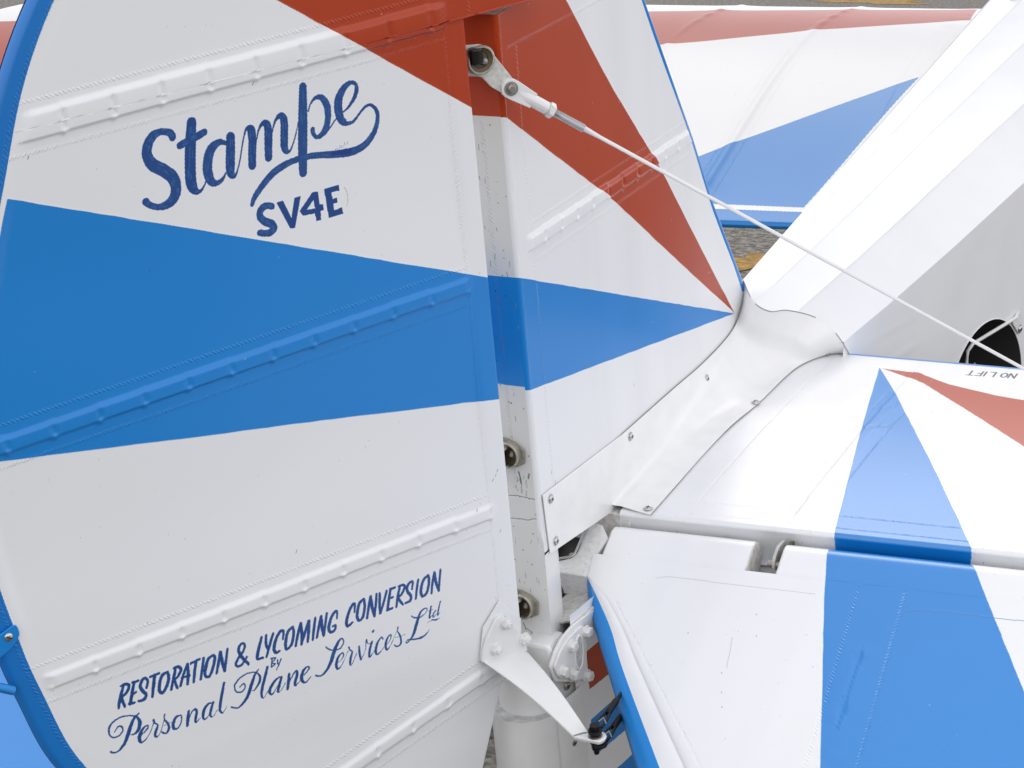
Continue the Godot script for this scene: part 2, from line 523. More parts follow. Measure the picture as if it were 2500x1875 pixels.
	part("tab_link", [[tube([Vector3(tab.x - 0.05, tab.y - 0.02, zt + 0.003), Vector3(tab.x - 0.02, tab.y - 0.03, zt + 0.004), Vector3(tab.x - 0.004, tab.y - 0.041, zt + 0.004)], 0.0036), mats.blue]], rudder)
	# thin doubler beneath the horn plate, just visible under the paint
	part("doubler", [[plate(PackedVector2Array([Vector2(-0.0577, -0.0456), Vector2(-0.0511, -0.0172), Vector2(-0.0322, 0.0005), Vector2(-0.0276, -0.0021), Vector2(-0.0108, -0.0242), Vector2(-0.0140, -0.0633), Vector2(-0.0348, -0.0684)]), 0.0183, 0.0188, Transform3D.IDENTITY, 0.0003), mats.white]], rudder)
	make_horn(rudder)

func slotted(r: float) -> ArrayMesh:
	var prof := []
	for k in 7:
		prof.append_array([r * cos(PI / 2 * k / 6), r * 0.45 * sin(PI / 2 * k / 6)])
	var m := mesh_of([lathe(prof, Transform3D.IDENTITY, 18)], mats.steel)
	var st := flat(); var z := r * 0.46
	quad(st, Vector3(-r * 0.12, -r * 0.8, z * 0.9), Vector3(r * 0.12, -r * 0.8, z * 0.9), Vector3(r * 0.12, r * 0.8, z * 0.9), Vector3(-r * 0.12, r * 0.8, z * 0.9))
	for s in [-1.0, 1.0]:
		quad(st, Vector3(-r * 0.12, 0, z), Vector3(r * 0.12, 0, z), Vector3(r * 0.12, s * r * 0.6, z), Vector3(-r * 0.12, s * r * 0.6, z))
	m.add_surface_from_arrays(Mesh.PRIMITIVE_TRIANGLES, done(st)); m.surface_set_material(1, mats.dark)
	return m

# the control horn: a plate bolted to the rudder, bent outwards into a tapering arm
func make_horn(rudder: Node3D):
	var z0 := 0.0190; var z1 := 0.0222
	var base := plate(rounded(PackedVector2Array([Vector2(-0.0578, -0.0465), Vector2(-0.0564, -0.0386), Vector2(-0.0512, -0.0269), Vector2(-0.0389, -0.0119), Vector2(-0.0325, -0.0113), Vector2(-0.0286, -0.0159), Vector2(-0.0115, -0.0400), Vector2(-0.0102, -0.0464), Vector2(-0.0091, -0.0553), Vector2(-0.0251, -0.0565), Vector2(-0.0444, -0.0532)]), 0.0015), z0, z1, Transform3D.IDENTITY, 0.0009)
	# the arm in the rudder's frame
	var inv := rudder_frame.affine_inverse()
	var near_a := inv * Vector3(-0.1842, -0.0480, -0.0113); var near_b := inv * Vector3(-0.1610, -0.0460, 0.0203)
	near_a = Vector3(Vector2(-0.0562, -0.0449).x, Vector2(-0.0562, -0.0449).y, z1); near_b = Vector3(Vector2(-0.0092, -0.0558).x, Vector2(-0.0092, -0.0558).y, z1)
	var tip_a: Vector3 = inv * Vector3(-0.2149, -0.0860, 0.0876); var tip_b: Vector3 = inv * Vector3(-0.2057, -0.0860, 0.0968)
	var end_c: Vector3 = inv * Vector3(-0.2089, -0.0870, 0.1049)
	var rows := 18
	var edge := func(t: float, s: float) -> Vector3:
		var a := near_a.lerp(tip_a, t) + Vector3(0, 0.004 * sin(PI * minf(t * 1.0, 1)), 0)
		var b := near_b.lerp(tip_b, t) + Vector3(0, 0.004 * sin(PI * minf(t * 1.0, 1)), 0)
		return a.lerp(b, s)
	var th := Vector3(0, -0.0032, 0.0008)
	var prof := func(i: int, j: int) -> Vector3:
		var t := float(i) / (rows - 1)
		var s: float = [0.0, 0.012, 0.05, 0.5, 0.95, 0.988, 1.0, 1.0, 0.97, 0.5, 0.03, 0.0, 0.0][j]
		var d: float = [0.35, 0.1, 0.0, -0.12, 0.0, 0.1, 0.35, 0.75, 1.0, 1.0, 1.0, 0.75, 0.35][j]
		return edge.call(t, s) + th * d
	var arm := sheet(rows, 13, prof, null, true)
	# flat eye at the tip
	var ef := Transform3D(inv.basis * Basis(Vector3(1, 0, 0), Vector3(0, 0, -1), Vector3(0, 1, 0)), end_c)
	var round_end := PackedVector2Array()
	var ta := ef.affine_inverse() * tip_a; var tb := ef.affine_inverse() * tip_b
	var r := 0.0092
	for k in 19:
		round_end.append(Vector2(r, 0).rotated(TAU * k / 24 - 2.45))
	round_end.append(Vector2(tb.x, tb.y)); round_end.append(Vector2(ta.x, ta.y))
	var eye := plate(round_end, -0.0036, 0.0, ef, 0.001)
	var horn := part("rudder_horn", [[base, mats.white_metal], [arm, mats.white_metal], [eye, mats.white_metal]], rudder, "bare white arm bolted to the rudder and bent outwards towards the cables")
	var nut := nut_mesh(0.0048, 0.0052, 0.0022, mats.box_white)
	for q in PackedVector2Array([Vector2(-0.0296, -0.0199), Vector2(-0.0117, -0.0422), Vector2(-0.0429, -0.0395)]):
		place("nut", nut, null, horn, Transform3D(Basis(Vector3(0, 0, 1), rng.randf() * 2), Vector3(q.x, q.y, z1)))
	# pin through the eye with bush, nut and split pin; two cable links run forward under the elevator
	var up := ef.basis.z.normalized(); var c := end_c
	part("pin_bush", [[turned([0.0062, 0.0, 0.0062, 0.0008, 0.005, 0.001, 0.004, 0.001], ef, 20), mats.dull_steel]], rudder)
	var pin := part("clevis_bolt", [[turned([0.0, 0.0, 0.0042, 0.0, 0.0042, 0.004, 0.0, 0.004], ef, 16), mats.dark_steel]], rudder, "black bolt standing through the tip of the rudder horn")
	place("nut", nut_mesh(0.0047, 0.0095, -1.0, mats.dark_steel), null, pin, ef.translated_local(Vector3(0, 0, 0.0015)))
	place("castle_nut", nut_mesh(0.0042, 0.008, 0.0045, mats.dark_steel), null, pin, ef.translated_local(Vector3(0, 0, -0.0045)) * Transform3D(Basis(Vector3(1, 0, 0), PI), Vector3.ZERO))
	var fwd := (inv.basis * Vector3(0.95, 0.05, -0.02)).normalized()
	var side := fwd.cross(up).normalized()
	for k in 2:
		var a: Vector3 = c + up * (0.0045 if k == 0 else -0.007) + side * (0.0 if k == 0 else 0.004)
		var d := (fwd + up * (0.02 if k == 0 else -0.03)).normalized()
		var link := part("cable_fork", [[turned([0.0, -0.0015, 0.0056, -0.0015, 0.0062, 0.0, 0.0056, 0.0018, 0.0, 0.0018], looking(a, up), 14), mats.dark_steel]], rudder, "upper black cable fork at the horn tip" if k == 0 else "lower black cable fork at the horn tip")
		place("shackle", mesh_of([tube([a + d * 0.006 + side * 0.003, a + d * 0.016 + side * 0.0032, a + d * 0.026 + side * 0.002], 0.0014, 8), tube([a + d * 0.006 - side * 0.003, a + d * 0.016 - side * 0.0032, a + d * 0.026 - side * 0.002], 0.0014, 8)], mats.dark_steel), null, link)
		place("barrel", mesh_of([turned([0.0, 0.0, 0.0022, 0.0, 0.0030, 0.003, 0.0030, 0.018, 0.0021, 0.022, 0.0, 0.022], looking(a + d * 0.026, d), 14)], mats.dark_steel), null, link)
		place("cable", mesh_of([cylinder(a + d * 0.048, a + d * 0.22, 0.0016, 10)], mats.dark_steel), null, link)
		place("split_pin", mesh_of([tube([a + d * 0.008 + up * 0.004, a + d * 0.012 + up * 0.006 + side * 0.003, a + d * 0.010 + up * 0.002 + side * 0.006], 0.0005, 6)], mats.dull_steel), null, link)

func lettering():
	ink([-2692,4622,557,-2701,4652,578,-2734,4672,493,-2784,4684,493,-2844,4668,643,-2890,4618,750,-2909,4545,793,-2877,4467,900,-2797,4403,921,-2736,4335,921,-2719,4260,857,-2745,4187,793,-2809,4150,621,-2885,4152,450,-2942,4183,471,-2969,4214,578])
	ink([-2527,4692,750,-2559,4537,878,-2586,4368,878,-2594,4254,857,-2574,4196,589,-2538,4178,268,-2499,4203,150,-2473,4246,107])
	ink([-2644,4549,514,-2559,4568,589,-2468,4590,536,-2436,4598,493])
	ink([-2275,4477,278,-2331,4497,482,-2400,4463,707,-2439,4384,771,-2450,4298,771,-2434,4231,643,-2396,4204,428,-2344,4218,278,-2308,4258,129])
	ink([-2231,4515,707,-2246,4416,750,-2263,4305,750,-2266,4243,589,-2240,4218,268,-2209,4255,129,-2178,4328,118,-2142,4435,129,-2110,4517,150,-2086,4542,321,-2058,4527,643,-2057,4450,664,-2072,4347,664,-2083,4260,643])
	ink([-2031,4408,86,-2004,4491,139,-1972,4537,236,-1932,4545,514,-1917,4497,643,-1929,4383,664,-1940,4283,621])
	ink([-1891,4437,86,-1871,4504,139,-1838,4554,236,-1797,4571,482,-1776,4526,621,-1788,4421,643,-1797,4342,621,-1791,4300,428,-1765,4284,214,-1728,4325,129,-1685,4414,107,-1656,4489,107])
	ink([-1587,4740,621,-1608,4576,750,-1630,4401,803,-1652,4225,771,-1665,4098,664])
	ink([-1566,4548,107,-1532,4604,150,-1487,4634,300,-1438,4622,450,-1401,4555,578,-1399,4473,536,-1423,4397,514,-1466,4348,428,-1514,4337,321,-1541,4371,343,-1542,4403,364])
	ink([-1490,4326,214,-1435,4345,129,-1376,4395,129,-1328,4438,86])
	ink([-1266,4471,107,-1215,4498,193,-1160,4553,321,-1131,4610,364,-1137,4659,278,-1180,4676,343,-1245,4646,536,-1294,4575,685,-1304,4496,707,-1291,4420,600,-1252,4379,364,-1188,4377,236,-1129,4423,193,-1071,4464,214,-1017,4467,236,-975,4419,321,-970,4344,364,-1012,4252,450,-1097,4180,536,-1197,4154,600,-1302,4159,600,-1406,4175,536,-1508,4196,493,-1610,4210,482,-1734,4209,482,-1840,4189,536,-1937,4150,536,-2029,4083,493,-2099,4019,428,-2128,3970,300])
	ink([-1962,3915,471,-2010,3932,514,-2058,3917,536,-2076,3867,557,-2042,3821,600,-1986,3783,621,-1974,3746,578,-2010,3725,536,-2060,3732,493,-2094,3746,493])
	ink([-3760,606,209,-3787,549,289,-3815,483,289,-3826,442,209])
	ink([-3782,611,161,-3747,616,241,-3717,596,257,-3727,562,257,-3762,530,225,-3787,525,144])
	ink([-3789,526,177,-3783,470,241,-3775,432,209])
	ink([-3672,593,225,-3698,527,289,-3728,439,273])
	ink([-3685,604,193,-3634,598,193])
	ink([-3701,509,193,-3667,514,177])
	ink([-3735,441,273,-3694,432,193])
	ink([-3579,516,209,-3560,562,225,-3573,596,225,-3602,591,273,-3627,547,273,-3612,500,289,-3591,463,273,-3604,433,273,-3635,427,241,-3659,433,193])
	ink([-3533,593,225,-3458,590,209])
	ink([-3498,590,273,-3518,514,289,-3543,423,225])
	ink([-3389,576,225,-3436,564,273,-3469,501,289,-3478,446,273,-3457,422,257,-3417,456,289,-3387,521,273,-3389,576,225])
	ink([-3320,579,225,-3347,505,273,-3383,415,209])
	ink([-3334,585,177,-3296,584,241,-3278,550,257,-3304,510,241,-3340,488,161])
	ink([-3341,487,177,-3335,437,241,-3329,408,193])
	ink([-3219,576,177,-3262,501,241,-3303,415,209])
	ink([-3216,575,241,-3224,485,289,-3242,407,225])
	ink([-3281,481,177,-3212,474,177])
	ink([-3188,568,209,-3110,575,193])
	ink([-3143,569,257,-3168,485,273,-3188,404,209])
	ink([-3076,571,225,-3102,482,257,-3128,403,209])
	ink([-2995,563,209,-3041,543,273,-3076,471,289,-3083,415,241,-3051,400,241,-3011,460,273,-2983,535,273,-2995,563,209])
	ink([-2931,568,225,-2960,479,257,-2988,400,209])
	ink([-2930,564,241,-2926,473,289,-2917,390,241])
	ink([-2868,565,209,-2893,475,241,-2917,390,209])
	ink([-2707,368,225,-2751,441,273,-2776,514,273,-2758,554,225,-2729,562,193,-2716,537,209,-2739,491,209,-2790,449,225,-2815,412,225,-2800,384,193,-2759,389,193,-2714,432,193])
	ink([-2562,548,225,-2597,474,289,-2623,405,289,-2622,379,225,-2577,372,225])
	ink([-2522,550,209,-2533,479,257,-2523,431,225])
	ink([-2459,540,209,-2498,465,257,-2545,365,193])
	ink([-2381,458,177,-2366,519,241,-2392,535,257,-2441,482,289,-2469,414,289,-2459,371,257,-2424,370,177])
	ink([-2280,529,225,-2329,501,273,-2362,418,289,-2362,363,257,-2318,377,257,-2283,451,273,-2277,520,225])
	ink([-2206,531,225,-2242,450,273,-2277,356,209])
	ink([-2205,527,257,-2208,429,305,-2223,351,225])
	ink([-2132,525,225,-2177,440,273,-2223,351,209])
	ink([-2128,521,257,-2146,428,289,-2165,351,225])
	ink([-2069,525,225,-2094,439,257,-2118,349,209])
	ink([-2016,519,225,-2048,437,257,-2078,353,209])
	ink([-2015,516,257,-2019,426,305,-2015,346,241])
	ink([-1961,522,225,-1986,437,241,-2013,347,209])
	ink([-1875,442,161,-1867,504,225,-1900,498,273,-1941,443,289,-1962,383,289,-1946,349,257,-1909,352,241,-1897,390,209,-1923,392,177])
	ink([-1707,432,161,-1697,505,241,-1732,490,273,-1774,426,289,-1794,370,289,-1782,339,257,-1736,355,177])
	ink([-1606,514,225,-1652,491,273,-1685,407,289,-1679,350,257,-1640,357,257,-1608,434,273,-1603,505,225])
	ink([-1542,512,225,-1570,427,257,-1598,337,225])
	ink([-1541,509,257,-1538,415,305,-1527,328,241])
	ink([-1482,509,225,-1503,417,241,-1527,330,209])
	ink([-1452,507,225,-1464,418,273,-1471,332,241])
	ink([-1384,503,225,-1426,412,241,-1469,331,209])
	ink([-1344,508,209,-1372,424,273,-1400,330,241])
	ink([-1353,502,193,-1300,500,193])
	ink([-1372,424,177,-1332,427,177])
	ink([-1397,332,225,-1350,332,193])
	ink([-1253,498,209,-1286,415,257,-1311,327,209])
	ink([-1267,497,177,-1225,497,225,-1211,466,241,-1250,418,225,-1285,406,161])
	ink([-1285,405,177,-1267,359,241,-1246,324,193])
	ink([-1144,426,177,-1130,484,225,-1155,493,241,-1187,465,257,-1187,418,273,-1160,367,273,-1175,331,257,-1219,329,193])
	ink([-1075,487,209,-1098,408,241,-1119,326,193])
	ink([-977,489,225,-1025,462,273,-1060,386,289,-1054,328,257,-1013,335,257,-977,411,273,-973,483,225])
	ink([-914,492,209,-942,406,241,-962,319,209])
	ink([-913,489,241,-907,401,289,-888,314,225])
	ink([-852,493,209,-871,404,225,-889,314,193])
	ink([-2497,336,128,-2514,263,128])
	ink([-2509,337,112,-2467,325,120,-2500,299,96,-2479,276,128,-2514,263,112])
	ink([-2453,300,112,-2456,269,112,-2441,267,80])
	ink([-2422,298,112,-2447,257,112,-2472,222,88])
	ink([-3892,262,96,-3861,293,112,-3832,286,144,-3824,248,128,-3860,218,112,-3910,223,112,-3937,265,144,-3925,322,177,-3874,354,144,-3806,360,112,-3734,337,96,-3694,305,177,-3679,256,321,-3699,202,289,-3736,180,161,-3766,184,80])
	ink([-3674,331,112,-3716,310,209,-3760,251,321,-3798,182,321,-3837,129,257,-3888,96,161,-3925,97,128,-3949,114,177])
	ink([-3720,145,80,-3673,152,96,-3627,179,144,-3618,200,112,-3642,204,161,-3684,172,273,-3705,120,305,-3692,87,177,-3652,95,96,-3607,139,72,-3570,201,96])
	ink([-3566,225,209,-3557,196,128,-3538,170,144,-3562,127,241,-3574,92,209,-3557,78,96,-3526,104,72,-3478,193,72])
	ink([-3468,234,144,-3477,201,112,-3453,143,193,-3455,97,209,-3484,76,161,-3512,98,161])
	ink([-3486,146,56,-3420,149,56])
	ink([-3338,173,112,-3377,174,209,-3409,132,273,-3413,88,225,-3385,75,112,-3347,106,128,-3332,162,112])
	ink([-3267,180,209,-3284,118,289,-3297,64,241])
	ink([-3279,100,64,-3247,158,112,-3211,173,177,-3202,145,225,-3220,91,241,-3221,61,128,-3180,82,64])
	ink([-3056,164,112,-3095,172,177,-3138,136,257,-3155,81,225,-3139,54,112,-3092,92,72,-3048,169,64])
	ink([-3052,169,177,-3081,111,241,-3093,70,209,-3074,49,80,-3028,89,64])
	ink([-2937,295,193,-2964,221,257,-2994,130,273,-3005,73,209,-2987,47,96,-2953,73,72,-2945,89,48])
	ink([-2809,204,96,-2772,220,128,-2764,183,128,-2802,157,112,-2847,180,112,-2850,237,144,-2799,279,128,-2725,292,96,-2655,271,96,-2626,224,193,-2638,173,225,-2685,128,112,-2707,130,64])
	ink([-2629,288,96,-2666,256,193,-2710,178,305,-2744,113,289,-2792,61,225,-2844,35,144,-2883,47,112,-2903,63,144])
	ink([-2549,278,225,-2586,191,273,-2624,103,257,-2631,43,193,-2613,28,80,-2571,73,64])
	ink([-2433,143,96,-2475,145,161,-2528,110,257,-2560,61,257,-2540,27,128,-2485,77,72,-2434,144,72])
	ink([-2439,137,209,-2469,78,257,-2486,30,209,-2464,24,80,-2411,78,64])
	ink([-2369,140,225,-2381,82,289,-2399,17,241])
	ink([-2380,65,72,-2335,119,128,-2300,140,193,-2299,105,257,-2327,43,257,-2323,17,128,-2274,46,64])
	ink([-2267,67,80,-2218,88,96,-2185,115,144,-2192,136,112,-2230,125,225,-2262,73,305,-2258,29,241,-2230,7,128,-2179,39,96])
	ink([-2009,237,112,-1984,207,112,-1936,183,96,-1878,176,112,-1842,219,128,-1858,256,128,-1895,232,257,-1937,176,353,-1972,109,337,-2013,52,257,-2061,15,177,-2103,12,144,-2133,30,144])
	ink([-1937,54,64,-1883,73,80,-1857,111,128,-1873,128,112,-1913,101,225,-1936,45,273,-1924,5,161,-1880,31,72,-1812,125,64])
	ink([-1800,153,161,-1795,127,112,-1775,101,144,-1796,54,225,-1809,3,193,-1791,-6,80,-1738,71,64])
	ink([-1705,122,161,-1709,59,225,-1704,-2,161])
	ink([-1704,-2,80,-1652,69,64,-1631,151,128,-1620,114,80,-1591,104,96])
	ink([-1581,113,177,-1611,53,225,-1621,-7,177,-1581,16,64,-1529,77,64])
	ink([-1555,204,193,-1561,198,193])
	ink([-1475,97,128,-1491,118,112,-1534,79,225,-1557,16,241,-1540,-17,128,-1475,23,64])
	ink([-1462,26,64,-1409,62,80,-1395,104,128,-1422,99,161,-1455,47,225,-1452,-10,161,-1406,20,72,-1321,134,64])
	ink([-1320,144,144,-1327,112,96,-1306,46,177,-1313,-9,177,-1348,-23,128,-1372,-2,128])
	ink([-1356,64,48,-1305,54,56,-1260,57,40])
	ink([-1180,192,96,-1149,165,112,-1098,150,96,-1043,165,80,-1021,196,96,-1046,210,112,-1094,185,193,-1139,104,305,-1174,35,273,-1206,-2,161,-1253,-27,96,-1263,-14,80,-1233,-6,96,-1164,-27,144,-1103,-35,177,-1047,-16,96,-1021,10,48])
	ink([-980,205,161,-1001,141,177,-1008,108,128,-976,123,56])
	ink([-1011,169,72,-966,171,72])
	ink([-937,149,96,-964,134,128,-973,102,112,-941,117,64])
	ink([-885,214,112,-910,155,144,-927,104,128,-901,118,48])
	ink([-1032,74,40,-982,79,96,-947,66,112,-906,70,40])
	stencil([-1921,3934,-1864,3935,-1813,3786,-1765,3934,-1709,3933,-1794,3705,-1835,3710], PAINT_LETTER)
	stencil([-1736,3821,-1607,3933,-1558,3928,-1559,3826,-1526,3819,-1528,3773,-1558,3774,-1561,3704,-1602,3706,-1609,3769,-1713,3778], PAINT_LETTER)
	stencil([-1674,3814,-1603,3876,-1602,3806], PAINT_WHITE)
	stencil([-1502,3934,-1369,3932,-1369,3887,-1442,3888,-1439,3836,-1399,3837,-1398,3799,-1440,3799,-1439,3747,-1368,3754,-1362,3700,-1494,3703], PAINT_LETTER)

# ---------------------------------------------------------------- fin and its post
func fz(x: float) -> float:
	return 0.022 - 0.02667 * (x + 0.115)

func fin_le(y: float) -> float:
	return along(PackedVector2Array([Vector2(-0.05, 0.446), Vector2(0.087, 0.399), Vector2(0.197, 0.327), Vector2(0.271, 0.287), Vector2(0.429, 0.190), Vector2(0.5, 0.146)]), y)

func make_fin():
	canvas(-0.13, -0.04, 0.45, 0.52, 2400.0, PAINT_WHITE)
	field(PackedVector2Array([Vector2(-0.1530, 0.5098), Vector2(0.0147, 0.4701), Vector2(0.0989, 0.3713), Vector2(0.2083, 0.2512), Vector2(0.3643, 0.0613), Vector2(0.0866, 0.2707), Vector2(-0.1105, 0.4054), Vector2(-0.1708, 0.4244)]), PAINT_RED)
	field(PackedVector2Array([Vector2(-0.1725, 0.2970), Vector2(-0.1111, 0.2706), Vector2(0.3642, 0.0609), Vector2(-0.1096, 0.1717), Vector2(-0.1854, 0.1925)]), PAINT_BLUE)
	var le := PackedVector2Array()
	for k in 13:
		var y := 0.075 + 0.44 * k / 12.0
		le.append(Vector2(fin_le(y) - 0.0135, y))
	for k in range(12, -1, -1):
		le.append(Vector2(0.449, 0.06 + 0.45 * k / 12.0))
	fill(im, le, PAINT_BLUE)
	tape(Vector2(-0.105, 0.2935), Vector2(0.268, 0.2765), 0.017)
	tape(Vector2(-0.098, 0.03), Vector2(-0.098, 0.488), 0.014)
	tape(Vector2(-0.10, 0.474), Vector2(0.15, 0.466), 0.016)
	specks(150, Color(0.15, 0.14, 0.13), 0.0002)
	specks(90, Color(0.86, 0.84, 0.8), 0.0005)
	for q in PackedVector2Array([Vector2(-0.0870, 0.0840), Vector2(-0.0814, 0.0727), Vector2(-0.1229, 0.1509), Vector2(0.0989, 0.0889), Vector2(0.3319, 0.0914)]):
		line(im, PackedVector2Array([q, q + Vector2(0.001, 0.0025)]), 0.0005, Color(0.2, 0.2, 0.2))
	var m := canvas_material("fin_paint", 0.27, 0.06, 0.42)
	var fin := Node3D.new(); fin.name = "fin"; air.add_child(fin)
	var ys := rows_near(0.022, 0.489, [0.285], 0.006, 0.0009, 0.024)
	var cols := 210
	var skin := func(i: int, j: int, side: float) -> Vector3:
		var y := ys[i]; var e := fin_le(y); var e0 := e - 0.012
		if j >= cols - 10:
			var a := PI / 2 * (j - cols + 11) / 10.0
			return Vector3(e0 + 0.012 * sin(a), y, side * fz(e0) * cos(a))
		if j < 6:
			var a := PI / 2 * j / 6.0
			return Vector3(-0.115 + 0.004 - 0.004 * cos(a), y, side * (fz(-0.111) - 0.004 + 0.004 * sin(a)))
		var x := lerpf(-0.111, e0, float(j - 6) / (cols - 17))
		var h := rib(y - 0.2935 + 0.0457 * (x + 0.1), x - 0.002, 0.0054, 0.0021, 0.0335) * smoothstep(-0.098, -0.09, x) * (1.0 - smoothstep(e - 0.02, e - 0.012, x))
		h -= 0.001 * pow(sin(PI * clampf(inverse_lerp(0.285, 0.489, y), 0, 1)), 2) + 0.0008 * pow(sin(PI * clampf(inverse_lerp(0.03, 0.285, y), 0, 1)), 2)
		return Vector3(x, y, side * (fz(x) + h))
	var st_uv := func(i: int, j: int) -> Vector2:
		var q: Vector3 = skin.call(i, j, 1.0)
		return uv(q.x, q.y)
	part("fabric_skin", [[sheet(ys.size(), cols, skin.bind(1.0), st_uv, true), m], [sheet(ys.size(), cols, skin.bind(-1.0), st_uv, false), m]], fin)
	# top rib: a flat white board, worn
	var top := func(i: int, j: int) -> Vector3:
		var x := lerpf(-0.1145, fin_le(0.489) - 0.004, i / 30.0)
		return Vector3(x, 0.489, lerpf(-1, 1, j / 4.0) * (fz(x) - 0.0005))
	part("top_board", [[sheet(31, 5, top, null, true), mats.worn_white]], fin)
	# post: its rear face, painted like the fin and weathered; below the tailplane a rounded column
	canvas(-0.03, -0.1, 0.03, 0.5, 2400.0, Color(0.86, 0.86, 0.85))
	fill(im, PackedVector2Array([Vector2(-0.03, 0.4075), Vector2(0.03, 0.4068), Vector2(0.03, 0.5), Vector2(-0.03, 0.5)]), PAINT_RED)
	fill(im, PackedVector2Array([Vector2(-0.03, 0.1765), Vector2(0.03, 0.1755), Vector2(0.03, 0.2718), Vector2(-0.03, 0.2726)]), PAINT_BLUE)
	specks(150, Color(0.3, 0.29, 0.27), 0.0005)
	specks(40, Color(0.16, 0.15, 0.14), 0.0006)
	for k in 46:   # short scratches and runs of old grease
		var q := Vector2(-0.02 + 0.042 * rng.randf(), -0.08 + 0.48 * rng.randf())
		line(im, PackedVector2Array([q, q + Vector2((rng.randf() - 0.5) * 0.0016, -0.002 - 0.003 * rng.randf())]), 0.0005, Color(0.36, 0.35, 0.33).lightened(rng.randf() * 0.45))
	for k in 12:
		var q := Vector2(0.001 + 0.012 * pow(rng.randf(), 1.5), 0.094 - 0.018 * rng.randf())
		line(im, PackedVector2Array([q, q + Vector2(0.0012 * (rng.randf() - 0.5), -0.002 - 0.004 * rng.randf())]), 0.0007, Color(0.58, 0.58, 0.56).lightened(rng.randf() * 0.35))
	line(im, PackedVector2Array([Vector2(0.0046, 0.0965), Vector2(0.0058, 0.0906), Vector2(0.0062, 0.0860)]), 0.0011, Color(0.38, 0.38, 0.37))
	line(im, PackedVector2Array([Vector2(0.0145, 0.0957), Vector2(0.0133, 0.0916)]), 0.0014, Color(0.45, 0.45, 0.44))
	line(im, PackedVector2Array([Vector2(-0.0019, -0.0543), Vector2(0.0020, -0.0564), Vector2(0.0044, -0.0596), Vector2(0.0034, -0.0653)]), 0.0007, Color(0.4, 0.4, 0.39))
	line(im, PackedVector2Array([Vector2(-0.0045, -0.0488), Vector2(-0.0024, -0.0553)]), 0.0007, Color(0.45, 0.45, 0.44))
	line(im, PackedVector2Array([Vector2(-0.0064, 0.0734), Vector2(0.0016, 0.0741), Vector2(0.0112, 0.0732), Vector2(0.0190, 0.0725), Vector2(0.0252, 0.0738)]), 0.0005, Color(0.42, 0.42, 0.41))
	line(im, PackedVector2Array([Vector2(-0.0085, 0.0517), Vector2(0.0027, 0.0524), Vector2(0.0101, 0.0522), Vector2(0.0147, 0.0541), Vector2(0.0248, 0.0542)]), 0.0005, Color(0.45, 0.45, 0.44))
	line(rel, PackedVector2Array([Vector2(-0.0065, 0.0725), Vector2(0.0015, 0.0732), Vector2(0.0111, 0.0723), Vector2(0.0189, 0.0717), Vector2(0.0251, 0.0729)]), 0.0012, Color(0.9, 0.9, 0.9))
	line(rel, PackedVector2Array([Vector2(-0.0086, 0.0508), Vector2(0.0026, 0.0515), Vector2(0.0100, 0.0513), Vector2(0.0146, 0.0532), Vector2(0.0247, 0.0534)]), 0.0012, Color(0.9, 0.9, 0.9))
	tape(Vector2(-0.008, 0.08), Vector2(-0.008, 0.40), 0.009)
	var pm := canvas_material("post_paint", 0.42, 0.09)
	var pf := func(i: int, j: int) -> Vector3:
		var y := lerpf(-0.082, 0.489, i / 40.0)
		return Vector3(-0.1149, y, lerpf(-0.0185, 0.0185, j / 6.0) * (1.21 if i < 9 else 1.0))
	part("post_face", [[sheet(41, 7, pf, func(i, j): return uv(pf.call(i, j).z, pf.call(i, j).y), false), pm]], fin)
	var col := func(i: int, j: int) -> Vector3:
		var y := lerpf(-0.082, 0.02, i / 10.0)
		var a := PI * j / 20.0
		return Vector3(-0.115 + 0.048 * pow(sin(a), 0.7), y, 0.0225 * cos(a) * (1.0 if absf(cos(a)) < 0.97 else 0.98))
	part("post_foot", [[sheet(11, 21, col, null, false), mats.white_metal]], fin)
	# hinges down the rear face
	for h in [[0.1145, 0.0055], [-0.029, 0.0055], [0.4535, 0.002]]:
		make_hinge(fin, h[0], h[1], h[0] > 0.4)

